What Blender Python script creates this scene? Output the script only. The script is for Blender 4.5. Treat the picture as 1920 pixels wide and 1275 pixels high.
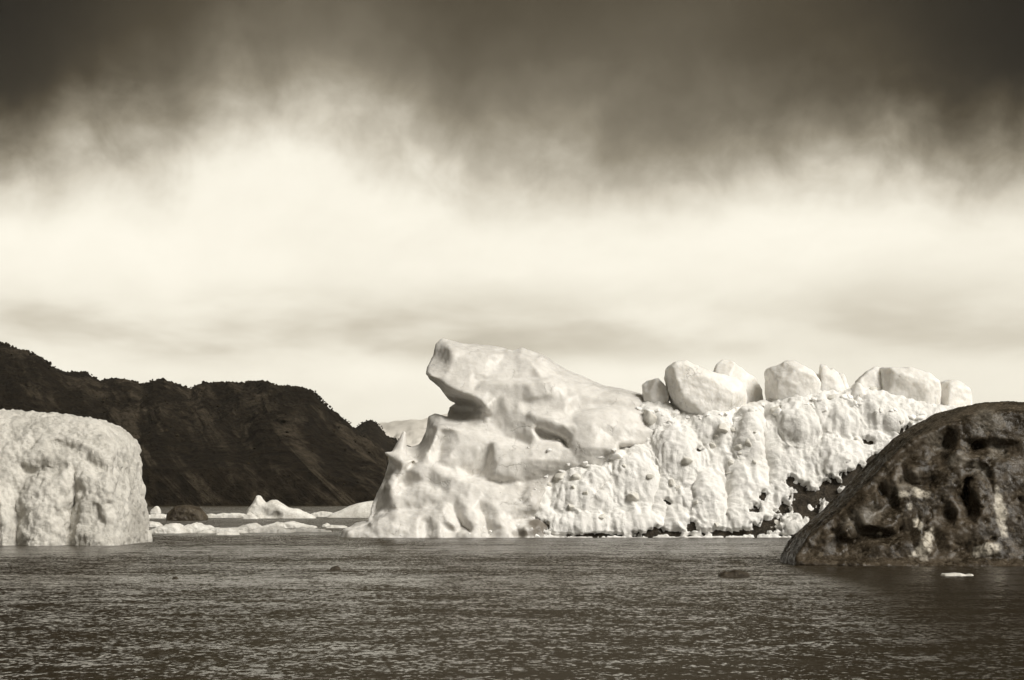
import bpy, math, random
import numpy as np

# ------------------------------------------------------------------ camera, sky, sun, exposure
scn = bpy.context.scene
for o in list(bpy.data.objects):
    bpy.data.objects.remove(o)
COL = scn.collection
F = 3733.0          # focal length in photo pixels (70 mm on 36 mm, 1920 px wide)
CX, HY, CAMZ = 960.0, 938.0, 4.0   # photo column of the view axis, photo row of the horizon, eye height

cam = bpy.data.objects.new('camera', bpy.data.cameras.new('camera'))
COL.objects.link(cam)
cam.location = (0, 0, CAMZ)
cam.rotation_euler = (math.radians(90), 0, 0)
cam.data.lens = 70.0
cam.data.sensor_width = 36.0
cam.data.shift_y = (HY - 637.5) / 1920.0
cam.data.clip_start = 0.5
cam.data.clip_end = 60000
scn.camera = cam

SUN_ELEV, SUN_AZ = math.radians(42), math.radians(180 - 52)   # azimuth clockwise from +Y (view axis): behind the camera, to the right
EXPOSURE = 1.52
SKY_STRENGTH = 1.0 / 2 ** EXPOSURE

scn.render.engine = 'CYCLES'
scn.cycles.use_denoising = True
scn.cycles.max_bounces = 8
scn.cycles.diffuse_bounces = 4
scn.cycles.glossy_bounces = 3
scn.cycles.volume_bounces = 1
scn.cycles.caustics_reflective = False
scn.cycles.caustics_refractive = False
scn.view_settings.view_transform = 'Standard'
scn.view_settings.look = 'None'
scn.view_settings.exposure = EXPOSURE
scn.view_settings.gamma = 1.0
scn.view_settings.use_curve_mapping = False

sun = bpy.data.objects.new('sun', bpy.data.lights.new('sun', 'SUN'))
COL.objects.link(sun)
sun.data.energy = 1.5
sun.data.angle = math.radians(30)
sun.data.color = (1.0, 0.96, 0.885)
sun.rotation_euler = (math.radians(90) - SUN_ELEV, 0, math.radians(180) - SUN_AZ)
sun.location = (60, -40, 80)


class NT:
    """small helper to write node graphs"""
    def __init__(self, tree):
        self.t = tree

    def n(self, typ, **kw):
        nd = self.t.nodes.new(typ)
        for k, v in kw.items():
            setattr(nd, k, v)
        return nd

    def put(self, sock, v):
        if isinstance(v, bpy.types.NodeSocket):
            self.t.links.new(v, sock)
        elif v is not None:
            sock.default_value = v

    def m(self, op, a, b=None, c=None, clamp=False):
        nd = self.n('ShaderNodeMath', operation=op)
        nd.use_clamp = clamp
        self.put(nd.inputs[0], a)
        if b is not None:
            self.put(nd.inputs[1], b)
        if c is not None:
            self.put(nd.inputs[2], c)
        return nd.outputs[0]

    def vec(self, x, y, z):
        nd = self.n('ShaderNodeCombineXYZ')
        self.put(nd.inputs[0], x); self.put(nd.inputs[1], y); self.put(nd.inputs[2], z)
        return nd.outputs[0]

    def noise(self, v, scale, detail=4, rough=0.5, dist=0.0, color=False):
        nd = self.n('ShaderNodeTexNoise')
        self.put(nd.inputs['Vector'], v)
        nd.inputs['Scale'].default_value = scale
        nd.inputs['Detail'].default_value = detail
        nd.inputs['Roughness'].default_value = rough
        nd.inputs['Distortion'].default_value = dist
        return nd.outputs['Color' if color else 'Fac']

    def ramp(self, fac, stops, interp='LINEAR'):
        nd = self.n('ShaderNodeValToRGB')
        r = nd.color_ramp
        r.interpolation = interp
        while len(r.elements) < len(stops):
            r.elements.new(0.5)
        for e, (p, c) in zip(r.elements, stops):
            e.position = p
            e.color = (c, c, c, 1) if not isinstance(c, tuple) else (*c, 1)
        self.put(nd.inputs[0], fac)
        return nd.outputs[0]

    def mrange(self, v, a, b, c=0.0, d=1.0, smooth=True):
        nd = self.n('ShaderNodeMapRange')
        nd.interpolation_type = 'SMOOTHSTEP' if smooth else 'LINEAR'
        self.put(nd.inputs['Value'], v)
        for i, x in zip((1, 2, 3, 4), (a, b, c, d)):
            nd.inputs[i].default_value = x
        return nd.outputs[0]

    def mixc(self, f, a, b):
        nd = self.n('ShaderNodeMix', data_type='RGBA')
        self.put(nd.inputs[0], f)
        for s, v in ((nd.inputs[6], a), (nd.inputs[7], b)):
            self.put(s, v if isinstance(v, bpy.types.NodeSocket) else (*v, 1))
        return nd.outputs[2]

    def map(self, v, scale=(1, 1, 1), loc=(0, 0, 0), rot=(0, 0, 0)):
        nd = self.n('ShaderNodeMapping')
        self.put(nd.inputs['Vector'], v)
        nd.inputs['Scale'].default_value = scale
        nd.inputs['Location'].default_value = loc
        nd.inputs['Rotation'].default_value = rot
        return nd.outputs[0]


def build_world():
    w = bpy.data.worlds.new('World')
    scn.world = w
    w.use_nodes = True
    t = w.node_tree
    t.nodes.clear()
    g = NT(t)
    d = g.n('ShaderNodeTexCoord').outputs['Generated']
    s = g.n('ShaderNodeSeparateXYZ')
    g.put(s.inputs[0], d)
    az = g.m('ARCTAN2', s.outputs[0], s.outputs[1])
    el = g.m('ARCSINE', g.m('MAXIMUM', s.outputs[2], 0.0))
    # lower edge of the dark rain cloud, a little higher or lower from one bearing to the next
    cur = g.n('ShaderNodeFloatCurve')
    pts = [(50, 350), (200, 292), (300, 300), (440, 205), (600, 222), (800, 285), (900, 322), (1050, 330), (1250, 330),
           (1400, 305), (1600, 300), (1870, 315)]
    c = cur.mapping.curves[0]
    P = [(0.0, 0.5)] + [(0.5 + (px - CX) / F / 0.8, 0.5 + (py - 300) / F / 0.2) for px, py in pts] + [(1.0, 0.5)]
    while len(c.points) < len(P):
        c.points.new(0.5, 0.5)
    for q, p in zip(c.points, P):
        q.location = p
    cur.mapping.update()
    g.put(cur.inputs['Value'], g.m('MULTIPLY_ADD', az, 1 / 0.8, 0.5, clamp=True))
    shift = g.m('MULTIPLY', g.m('SUBTRACT', cur.outputs[0], 0.5), 0.2)
    fade = g.mrange(el, 0.09, 0.17)
    shift = g.m('MULTIPLY', shift, fade)
    # hanging wisps: narrow in bearing, long in height
    v1 = g.vec(g.m('MULTIPLY', az, 15.0), g.m('MULTIPLY', el, 14.0), 3.1)
    n1 = g.noise(v1, 1.0, 4, 0.5, 0.2)
    v2 = g.vec(g.m('MULTIPLY', az, 36.0), g.m('MULTIPLY', el, 34.0), 7.7)
    n2 = g.noise(v2, 1.0, 5, 0.62, 0.3)
    warp = g.m('ADD', g.m('MULTIPLY', g.m('SUBTRACT', n1, 0.5), 0.060),
               g.m('MULTIPLY', g.m('SUBTRACT', n2, 0.5), 0.030))
    warp = g.m('MULTIPLY', warp, fade)
    t1 = g.m('SUBTRACT', g.m('ADD', g.m('ADD', el, shift), warp), 0.006)
    K = 1.6
    stops = [(0.0, 0.88), (0.055, 0.94), (0.085, 0.86), (0.110, 0.92), (0.128, 0.95), (0.138, 0.87), (0.149, 0.70), (0.162, 0.47),
             (0.178, 0.29), (0.196, 0.175), (0.218, 0.110), (0.25, 0.072), (0.3, 0.070), (0.5, 0.18), (0.9, 0.42), (1.55, 0.52)]
    lum = g.ramp(g.m('DIVIDE', t1, K), [(p / K, v) for p, v in stops])
    # grey stratus low over the horizon, lying flat
    v3 = g.vec(g.m('MULTIPLY', az, 9.0), g.m('MULTIPLY', el, 30.0), 1.7)
    n3 = g.noise(v3, 1.0, 4, 0.5, 0.15)
    band = g.m('MULTIPLY', g.mrange(el, 0.062, 0.078), g.mrange(el, 0.118, 0.084))
    grey = g.m('MULTIPLY', g.m('MULTIPLY', g.mrange(n3, 0.34, 0.70), band), g.mrange(az, 0.16, -0.14, 0.75, 1.25))
    lum = g.m('MULTIPLY', lum, g.m('SUBTRACT', 1.0, g.m('MULTIPLY', grey, 0.40)))
    # slow patches over the whole overcast
    v4 = g.vec(g.m('MULTIPLY', az, 5.0), g.m('MULTIPLY', el, 9.0), 11.3)
    n4 = g.noise(v4, 1.4, 5, 0.58, 0.3)
    lum = g.m('MULTIPLY', lum, g.m('MULTIPLY_ADD', g.m('SUBTRACT', n4, 0.5), 0.45, 1.0))
    side = g.m('MULTIPLY', g.mrange(g.m('ABSOLUTE', g.m('ADD', az, 0.01)), 0.06, 0.27), g.mrange(t1, 0.15, 0.21))
    lum = g.m('MULTIPLY', lum, g.m('SUBTRACT', 1.0, g.m('MULTIPLY', side, 0.9)))
    col = g.ramp(lum, [(0.0, (0.0, 0.0, 0.0)), (0.06, (0.068, 0.055, 0.034)), (0.12, (0.135, 0.115, 0.080)),
                       (0.27, (0.29, 0.255, 0.19)), (0.6, (0.65, 0.60, 0.49)), (0.95, (0.98, 0.93, 0.80)), (1.0, (1.02, 0.97, 0.84))])
    bg_cloud = g.n('ShaderNodeBackground')
    g.put(bg_cloud.inputs[0], col)
    bg_cloud.inputs[1].default_value = SKY_STRENGTH
    sky = g.n('ShaderNodeTexSky', sky_type='NISHITA')
    sky.sun_disc = False
    sky.sun_elevation = SUN_ELEV
    sky.sun_rotation = SUN_AZ
    bw = g.n('ShaderNodeRGBToBW')
    g.put(bw.inputs[0], sky.outputs[0])
    tint = g.mixc(1.0, (0, 0, 0), g.vec(bw.outputs[0], g.m('MULTIPLY', bw.outputs[0], 0.93), g.m('MULTIPLY', bw.outputs[0], 0.8)))
    bg_sky = g.n('ShaderNodeBackground')
    g.put(bg_sky.inputs[0], tint)
    bg_sky.inputs[1].default_value = 0.08
    mix = g.n('ShaderNodeMixShader')
    mix.inputs[0].default_value = 0.985      # almost closed cloud cover
    g.put(mix.inputs[1], bg_sky.outputs[0])
    g.put(mix.inputs[2], bg_cloud.outputs[0])
    out = g.n('ShaderNodeOutputWorld')
    g.put(out.inputs[0], mix.outputs[0])


build_world()


# ------------------------------------------------------------------ measuring, noise and meshing helpers
def W(px, py, Y):
    """photo pixel at distance Y -> place in the world"""
    return ((px - CX) / F * Y, Y, CAMZ + (HY - py) / F * Y)


def dist_of(py):
    """distance of a point of the water surface seen at photo row py"""
    return CAMZ * F / (py - HY)


def _hash(ix, iy, iz, seed):
    h = (ix.astype(np.uint32) * np.uint32(374761393) + iy.astype(np.uint32) * np.uint32(668265263)
         + iz.astype(np.uint32) * np.uint32(2147483647) + np.uint32(seed * 974711 + 1013))
    h = (h ^ (h >> np.uint32(13))) * np.uint32(1274126177)
    h = (h ^ (h >> np.uint32(16))) * np.uint32(2246822519)
    return h ^ (h >> np.uint32(15))


def vnoise(p, seed=0):
    """smooth gradient noise in about -1..1, p is (n,3)"""
    i = np.floor(p).astype(np.int64)
    f = p - i
    u = f * f * f * (f * (f * 6 - 15) + 10)
    r = np.zeros(len(p))
    for dx in (0, 1):
        for dy in (0, 1):
            for dz in (0, 1):
                h = _hash(i[:, 0] + dx, i[:, 1] + dy, i[:, 2] + dz, seed)
                gx = (h & np.uint32(1023)).astype(np.float64) / 511.5 - 1
                gy = ((h >> np.uint32(10)) & np.uint32(1023)).astype(np.float64) / 511.5 - 1
                gz = ((h >> np.uint32(20)) & np.uint32(1023)).astype(np.float64) / 511.5 - 1
                dot = gx * (f[:, 0] - dx) + gy * (f[:, 1] - dy) + gz * (f[:, 2] - dz)
                w = (u[:, 0] if dx else 1 - u[:, 0]) * (u[:, 1] if dy else 1 - u[:, 1]) * (u[:, 2] if dz else 1 - u[:, 2])
                r += w * dot
    return r * 1.2


def fbm(p, seed=0, octs=4, gain=0.5, ridged=False):
    a, s, r = 1.0, 0.0, 0.0
    q = np.array(p, dtype=np.float64)
    for k in range(octs):
        n = vnoise(q, seed + k * 17)
        if ridged:
            n = 1 - 2 * np.abs(n)
        r = r + a * n
        s += a
        a *= gain
        q = q * 2.03 + 5.3
    return r / s


def worley(p, seed=0):
    """distance to the nearest of one random point per unit cell"""
    i = np.floor(p).astype(np.int64)
    best = np.full(len(p), 9.0)
    for dx in (-1, 0, 1):
        for dy in (-1, 0, 1):
            for dz in (-1, 0, 1):
                c = i + np.array((dx, dy, dz))
                h = _hash(c[:, 0], c[:, 1], c[:, 2], seed)
                q = np.stack([(h & np.uint32(1023)), (h >> np.uint32(10)) & np.uint32(1023), (h >> np.uint32(20)) & np.uint32(1023)], 1) / 1023.0
                d = np.sum((c + q - p) ** 2, 1)
                best = np.minimum(best, d)
    return np.sqrt(best)


def smin(a, b, k):
    h = np.clip(0.5 + 0.5 * (b - a) / k, 0, 1)
    return b * (1 - h) + a * h - k * h * (1 - h)


def smax(a, b, k):
    return -smin(-a, -b, k)


def poly_sdf(px, pz, poly):
    """signed distance to a closed polygon, negative inside"""
    P = np.array(poly, dtype=np.float64)
    d = np.full(px.shape, 1e18)
    s = np.ones(px.shape)
    n = len(P)
    j = n - 1
    for i in range(n):
        ex, ez = P[j] - P[i]
        wx, wz = px - P[i, 0], pz - P[i, 1]
        t = np.clip((wx * ex + wz * ez) / max(ex * ex + ez * ez, 1e-12), 0, 1)
        d = np.minimum(d, (wx - ex * t) ** 2 + (wz - ez * t) ** 2)
        c1 = pz >= P[i, 1]; c2 = pz < P[j, 1]; c3 = ex * wz > ez * wx
        flip = (c1 & c2 & c3) | (~c1 & ~c2 & ~c3)
        s = np.where(flip, -s, s)
        j = i
    return s * np.sqrt(d)


def chaikin(poly, n=1):
    P = np.array(poly, dtype=np.float64)
    for _ in range(n):
        Q = np.roll(P, -1, 0)
        P = np.stack([P * 0.75 + Q * 0.25, P * 0.25 + Q * 0.75], 1).reshape(-1, 2)
    return P


class Field:
    """a solid kept as a distance field on a grid, shaped by joining and cutting, then skinned"""
    def __init__(self, lo, hi, res):
        self.res = res
        self.ax = [np.arange(l, h + res, res, dtype=np.float32) for l, h in zip(lo, hi)]
        self.X, self.Y, self.Z = np.meshgrid(*self.ax, indexing='ij', sparse=True)
        self.d = np.full([len(a) for a in self.ax], 50.0, dtype=np.float32)

    def slab(self, poly, Yl, y0, lean, T, r, z_ref=0.0, smooth=0, skew=0.0):
        """outline given in photo pixels (seen at distance Yl), front leaning back with height, edges rounded by r"""
        if smooth:
            poly = chaikin(poly, smooth)
        pts = [(W(a, b, Yl)[0], W(a, b, Yl)[2]) for a, b in poly]
        gx, gz = np.meshgrid(self.ax[0], self.ax[2], indexing='ij')
        d2 = poly_sdf(gx, gz, pts).astype(np.float32)[:, None, :]
        yf = y0 + lean * (self.Z - z_ref) + skew * self.X
        c = 1 / math.sqrt(1 + lean * lean + skew * skew)
        dy = np.maximum(yf - self.Y, self.Y - yf - T) * c
        a, b = d2 + r, dy + r
        return np.sqrt(np.maximum(a, 0) ** 2 + np.maximum(b, 0) ** 2) + np.minimum(np.maximum(a, b), 0) - r

    def box(self, c, r, m):
        """index ranges of the grid within r + m of c"""
        out = []
        for a, q, w in zip(self.ax, c, r):
            i0 = max(0, int((q - w - m - a[0]) / self.res)); i1 = min(len(a), int((q + w + m - a[0]) / self.res) + 2)
            out.append(slice(i0, max(i1, i0 + 1)))
        return tuple(out)

    def surf(self, px, py):
        """distance at which the line of sight through photo pixel (px, py) meets the solid"""
        y = self.ax[1]
        x, z = (px - CX) / F * y, CAMZ + (HY - py) / F * y
        i = np.clip(((x - self.ax[0][0]) / self.res).round().astype(int), 0, len(self.ax[0]) - 1)
        k = np.clip(((z - self.ax[2][0]) / self.res).round().astype(int), 0, len(self.ax[2]) - 1)
        hit = np.where(self.d[i, np.arange(len(y)), k] < 0)[0]
        return float(y[hit[0]]) if len(hit) else None

    def ell(self, px, py, Yc, rx, rz, ry, rot, k, cut):
        """join or cut an ellipsoid: centre in photo pixels at distance Yc, radii rx and rz in photo pixels there, ry in metres"""
        cx, _, cz = W(px, py, Yc)
        s = Yc / F
        a, b = rx * s, rz * s
        w = max(a, b)
        S = self.box((cx, Yc, cz), (w, ry, w), k + 0.6)
        x, y, z = self.X[S[0]] - cx, self.Y[:, S[1]] - Yc, self.Z[:, :, S[2]] - cz
        if rot:
            c, n = math.cos(math.radians(rot)), math.sin(math.radians(rot))
            x, z = x * c + z * n, -x * n + z * c
        k0 = np.sqrt((x / a) ** 2 + (y / ry) ** 2 + (z / b) ** 2)
        k1 = np.sqrt((x / a ** 2) ** 2 + (y / ry ** 2) ** 2 + (z / b ** 2) ** 2)
        d = (k0 * (k0 - 1) / np.maximum(k1, 1e-6)).astype(np.float32)
        self.d[S] = smax(self.d[S], -d, k) if cut else smin(self.d[S], d, k)

    def bulge(self, px, py, rx, rz, ry, out, rot=0.0, k=1.0):
        """swelling that stands proud of the present front by `out` metres"""
        y = self.surf(px, py)
        if y is not None:
            self.ell(px, py, y + ry - out, rx, rz, ry, rot, k, False)

    def scoop(self, px, py, rx, rz, ry, deep, rot=0.0, k=0.5):
        """hollow sunk into the present front by `deep` metres"""
        y = self.surf(px, py)
        if y is not None:
            self.ell(px, py, y - ry + deep, rx, rz, ry, rot, k, True)

    def plate(self, poly, out, lean=0.42, r=0.8, k=0.3, skew=0.0, T=4.0, smooth=1):
        """slab-like layer of ice with its own outline, standing proud of the present front by `out` metres"""
        P = np.array(poly, float)
        cx, cy = P.mean(0)
        y = self.surf(cx, cy)
        if y is None:
            return
        x, _, z = W(cx, cy, y)
        d = self.slab(poly, y - out, y - out - skew * x, lean, T, r, z_ref=z, smooth=smooth, skew=skew)
        self.add(d, k)

    def plane(self, p, n, k=0.1):
        """cut off everything beyond the plane through p with outward normal n"""
        n = np.array(n, float); n /= np.linalg.norm(n)
        d = ((self.X - p[0]) * n[0] + (self.Y - p[1]) * n[1] + (self.Z - p[2]) * n[2]).astype(np.float32)
        self.d = smax(self.d, d, k)

    def facets(self, seed, count, depth, front=0.7, k=0.12):
        """break off corners: random planes, mostly on the side towards the water in front"""
        r = np.random.default_rng(seed)
        I = np.argwhere(self.d < 0)
        if len(I) > 20000:
            I = I[r.choice(len(I), 20000, replace=False)]
        P = np.stack([self.ax[c][I[:, c]] for c in range(3)], 1)
        for _ in range(count):
            n = np.array([r.normal(0, 0.8), -front * r.uniform(0.5, 1.4), r.normal(0.15, 0.55)])
            n /= np.linalg.norm(n)
            h = P @ n
            top = h.max() - depth * r.uniform(0.35, 1.0) * (h.max() - h.min())
            self.plane(n * top, n, k)

    def cone(self, p0, r0, p1, r1):
        """tapering round bar between two world points"""
        ba = np.array(p1, float) - np.array(p0, float)
        L2 = float(ba @ ba)
        x, y, z = self.X - p0[0], self.Y - p0[1], self.Z - p0[2]
        t = np.clip((x * ba[0] + y * ba[1] + z * ba[2]) / L2, 0, 1)
        return (np.sqrt((x - ba[0] * t) ** 2 + (y - ba[1] * t) ** 2 + (z - ba[2] * t) ** 2) - (r0 + (r1 - r0) * t)).astype(np.float32)

    def add(self, d, k=0.0):
        self.d = smin(self.d, d, k) if k > 0 else np.minimum(self.d, d)

    def cut(self, d, k=0.0):
        self.d = smax(self.d, -d, k) if k > 0 else np.maximum(self.d, -d)

    def skin(self):
        """surface nets: one vertex per crossed cell, one quad per crossed edge"""
        d = self.d.copy()
        d[0], d[-1], d[:, 0], d[:, -1], d[:, :, 0], d[:, :, -1] = (np.maximum(q, 0.01) for q in
                                                                (d[0], d[-1], d[:, 0], d[:, -1], d[:, :, 0], d[:, :, -1]))
        neg = d < 0
        cnt = np.zeros([n - 1 for n in d.shape], dtype=np.uint8)
        offs = [(a, b, c) for a in (0, 1) for b in (0, 1) for c in (0, 1)]
        sl = lambda a, n: slice(a, n - 1 + a)
        for a, b, c in offs:
            cnt += neg[sl(a, d.shape[0]), sl(b, d.shape[1]), sl(c, d.shape[2])]
        act = np.argwhere((cnt > 0) & (cnt < 8))
        idx = np.full(cnt.shape, -1, dtype=np.int64)
        idx[act[:, 0], act[:, 1], act[:, 2]] = np.arange(len(act))
        val = {o: d[act[:, 0] + o[0], act[:, 1] + o[1], act[:, 2] + o[2]].astype(np.float64) for o in offs}
        acc = np.zeros((len(act), 3)); num = np.zeros(len(act))
        for o in offs:
            for k in range(3):
                if o[k] == 0:
                    q = list(o); q[k] = 1; q = tuple(q)
                    va, vb = val[o], val[q]
                    m = (va < 0) != (vb < 0)
                    t = va / np.where(m, va - vb, 1.0)
                    p = np.array(o, float)[None] + np.zeros((len(act), 3))
                    p[:, k] += t
                    acc[m] += p[m]; num[m] += 1
        v = (act + acc / num[:, None]) * self.res + np.array([a[0] for a in self.ax])
        quads = []
        for k in range(3):
            s0 = [slice(1, -1)] * 3; s1 = [slice(1, -1)] * 3
            s0[k] = slice(0, -1); s1[k] = slice(1, None)
            A, B = neg[tuple(s0)], neg[tuple(s1)]
            e = np.argwhere(A != B)
            base = e + 1
            base[:, k] -= 1
            sign = A[e[:, 0], e[:, 1], e[:, 2]]
            u, w = (k + 1) % 3, (k + 2) % 3
            def cell(du, dw):
                c = base.copy(); c[:, u] -= du; c[:, w] -= dw
                return idx[c[:, 0], c[:, 1], c[:, 2]]
            q = np.stack([cell(0, 0), cell(1, 0), cell(1, 1), cell(0, 1)], 1)
            q[~sign] = q[~sign][:, ::-1]
            quads.append(q)
        f = np.concatenate(quads)
        f = f[(f >= 0).all(1)]
        return v, f


def vert_normals(v, f):
    n = np.cross(v[f[:, 2]] - v[f[:, 0]], v[f[:, 3]] - v[f[:, 1]])
    out = np.zeros_like(v)
    for k in range(4):
        for c in range(3):
            out[:, c] += np.bincount(f[:, k], n[:, c], len(v))
    return out / np.maximum(np.linalg.norm(out, axis=1), 1e-9)[:, None]


def relax(v, f, n=1, w=0.5):
    """even out the skin"""
    for _ in range(n):
        s = np.zeros_like(v); c = np.zeros(len(v))
        for k in range(4):
            a, b = f[:, k], f[:, (k + 1) % 4]
            for x in range(3):
                s[:, x] += np.bincount(a, v[b, x], len(v)) + np.bincount(b, v[a, x], len(v))
            c += np.bincount(a, minlength=len(v)) + np.bincount(b, minlength=len(v))
        v = v * (1 - w) + w * s / np.maximum(c, 1)[:, None]
    return v


def link_mesh(name, v, f, mat, parent=None, smooth=True, tint=None, origin=None):
    me = bpy.data.meshes.new(name)
    v = np.asarray(v, dtype=np.float64)
    if origin is not None:
        v = v - np.array(origin)
    f = np.asarray(f)
    k = f.shape[1]
    me.vertices.add(len(v)); me.loops.add(f.size); me.polygons.add(len(f))
    me.vertices.foreach_set('co', v.astype(np.float32).ravel())
    me.loops.foreach_set('vertex_index', f.astype(np.int32).ravel())
    me.polygons.foreach_set('loop_start', np.arange(0, f.size, k, dtype=np.int32))
    me.polygons.foreach_set('use_smooth', np.full(len(f), smooth))
    me.update(calc_edges=True)
    me.validate()
    if tint is not None:
        a = me.attributes.new('tint', 'FLOAT', 'POINT')
        a.data.foreach_set('value', np.asarray(tint, dtype=np.float32))
    me.materials.append(mat)
    ob = bpy.data.objects.new(name, me)
    COL.objects.link(ob)
    if origin is not None and parent is None:
        ob.location = origin
    if parent is not None:
        ob.parent = parent
    return ob


def tag(o, label, cat=None, group=None, kind=None):
    if label: o['label'] = label
    if cat: o['category'] = cat
    if group: o['group'] = group
    if kind: o['kind'] = kind
    return o


def empty(name, loc):
    o = bpy.data.objects.new(name, None)
    COL.objects.link(o)
    o.location = loc
    o.empty_display_size = 0.5
    return o


def photo(v):
    """where points of a thing stand in the photograph (used to place stains, painted shade and holes measured there)"""
    return CX + v[:, 0] / v[:, 1] * F, HY - (v[:, 2] - CAMZ) / v[:, 1] * F


def patches(v, lst, jitter, seed=0, scale=1.0):
    """>0 inside any of the listed oval patches with ragged edges"""
    x, y = photo(v)
    n = fbm(v * scale, seed, 4, 0.6)
    r = np.full(len(v), -9.0)
    for cx, cy, rx, ry, *rot in lst:
        a = math.radians(rot[0]) if rot else 0.0
        dx, dy = x - cx, y - cy
        u = dx * math.cos(a) - dy * math.sin(a)
        w = dx * math.sin(a) + dy * math.cos(a)
        r = np.maximum(r, 1 - np.sqrt((u / rx) ** 2 + (w / ry) ** 2))
    return r + jitter * n


# ------------------------------------------------------------------ materials
def new_mat(name):
    m = bpy.data.materials.new(name)
    m.use_nodes = True
    m.node_tree.nodes.clear()
    g = NT(m.node_tree)
    out = g.n('ShaderNodeOutputMaterial')
    b = g.n('ShaderNodeBsdfPrincipled')
    g.put(out.inputs[0], b.outputs[0])
    return m, g, b


def bump(g, b, h, dist, strength=1.0):
    nd = g.n('ShaderNodeBump')
    nd.inputs['Distance'].default_value = dist
    nd.inputs['Strength'].default_value = strength
    g.put(nd.inputs['Height'], h)
    g.put(b.inputs['Normal'], nd.outputs[0])


def ice_material(name, c_lo, c_hi, rough=0.4, sss=0.5, sss_scale=0.35, tex=1.0, bump_d=0.06, c_tint=(0.10, 0.08, 0.055), spec=0.3, cracks=0.0):
    m, g, b = new_mat(name)
    p = g.n('ShaderNodeTexCoord').outputs['Object']
    n1 = g.noise(p, 0.22 * tex, 5, 0.6, 0.6)
    n2 = g.noise(p, 1.7 * tex, 6, 0.65, 0.3)
    f = g.m('ADD', g.m('MULTIPLY', n1, 0.6), g.m('MULTIPLY', n2, 0.4))
    col = g.mixc(g.mrange(f, 0.36, 0.62), c_lo, c_hi)
    line = None
    if cracks:
        # hairline cracks, only here and there
        vo = g.n('ShaderNodeTexVoronoi', feature='DISTANCE_TO_EDGE')
        w = g.n('ShaderNodeVectorMath', operation='ADD')
        g.put(w.inputs[0], p)
        sc = g.n('ShaderNodeVectorMath', operation='SCALE')
        g.put(sc.inputs[0], g.noise(p, 0.5, 4, 0.6, color=True))
        sc.inputs['Scale'].default_value = 2.4
        g.put(w.inputs[1], sc.outputs[0])
        g.put(vo.inputs['Vector'], g.map(w.outputs[0], (1.0, 1.0, 0.55), (0, 0, 0), (0.3, 0.5, 0)))
        vo.inputs['Scale'].default_value = 0.38
        line = g.m('MULTIPLY', g.mrange(vo.outputs['Distance'], 0.022, 0.004), g.mrange(g.noise(p, 0.35, 3, 0.5), 0.50, 0.60))
        col = g.mixc(g.m('MULTIPLY', line, cracks), col, (0.30, 0.28, 0.24))
    at = g.n('ShaderNodeAttribute'); at.attribute_name = 'tint'
    col = g.mixc(at.outputs['Fac'], col, c_tint)
    g.put(b.inputs['Base Color'], col)
    b.inputs['Roughness'].default_value = rough
    b.inputs['IOR'].default_value = 1.31
    b.inputs['Specular IOR Level'].default_value = spec
    if sss:
        b.inputs['Subsurface Weight'].default_value = sss
        b.inputs['Subsurface Radius'].default_value = (1.0, 0.95, 0.85)
        b.inputs['Subsurface Scale'].default_value = sss_scale
    h = g.m('ADD', g.m('MULTIPLY', g.noise(p, 2.6 * tex, 6, 0.65), 0.7), g.m('MULTIPLY', g.noise(p, 9.0 * tex, 4, 0.6), 0.3))
    if line is not None:
        h = g.m('SUBTRACT', h, g.m('MULTIPLY', line, 0.6))
    bump(g, b, h, bump_d)
    return m


M_SMOOTH = ice_material('smooth_glacier_ice', (0.60, 0.58, 0.545), (0.76, 0.74, 0.705), 0.28, 0.5, 0.5, 0.8, 0.06, spec=0.5, cracks=0.25)
M_SNOW = ice_material('crusted_snow', (0.84, 0.825, 0.785), (0.92, 0.905, 0.875), 0.7, 0.0, 0.2, 2.0, 0.20, c_tint=(0.40, 0.37, 0.32), spec=0.15)
M_CHUNK = ice_material('loose_snow', (0.84, 0.825, 0.79), (0.92, 0.905, 0.875), 0.7, 0.3, 0.3, 0.8, 0.05, spec=0.15)
M_BLOCK = ice_material('frosted_block_ice', (0.72, 0.70, 0.66), (0.88, 0.86, 0.825), 0.35, 0.6, 1.2, 0.9, 0.06, spec=0.4, cracks=0.35)
M_LUMP = ice_material('grey_lump_ice', (0.54, 0.52, 0.47), (0.74, 0.72, 0.67), 0.4, 0.3, 0.3, 0.8, 0.05)
M_WEATHERED = ice_material('weathered_bubbly_ice', (0.50, 0.48, 0.435), (0.72, 0.695, 0.64), 0.42, 0.25, 0.2, 1.4, 0.28)
M_FLOE = ice_material('floe_ice', (0.60, 0.575, 0.52), (0.86, 0.84, 0.79), 0.5, 0.2, 0.3, 1.5, 0.25)


def dirty_material(name, c0, c1, c2, rough, tex=1.0, bump_d=0.15):
    m, g, b = new_mat(name)
    p = g.n('ShaderNodeTexCoord').outputs['Object']
    n1 = g.noise(p, 0.5 * tex, 7, 0.65, 1.2)
    n2 = g.noise(p, 3.5 * tex, 6, 0.7, 0.5)
    col = g.mixc(g.mrange(n1, 0.38, 0.62), c0, c1)
    col = g.mixc(g.mrange(n2, 0.50, 0.72), col, c2)
    at = g.n('ShaderNodeAttribute'); at.attribute_name = 'tint'
    tn = g.m('MULTIPLY', at.outputs['Fac'], g.mrange(g.noise(p, 2.2 * tex, 5, 0.65, 1.5), 0.25, 0.6))
    col = g.mixc(tn, col, (0.62, 0.57, 0.48))
    g.put(b.inputs['Base Color'], col)
    g.put(b.inputs['Roughness'], g.mrange(n2, 0.3, 0.7, rough - 0.12, rough + 0.2))
    b.inputs['IOR'].default_value = 1.31
    b.inputs['Specular IOR Level'].default_value = 0.5
    h = g.m('ADD', g.m('MULTIPLY', n2, 0.6), g.m('MULTIPLY', g.noise(p, 11.0 * tex, 5, 0.65), 0.4))
    bump(g, b, h, bump_d)
    return m


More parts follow.
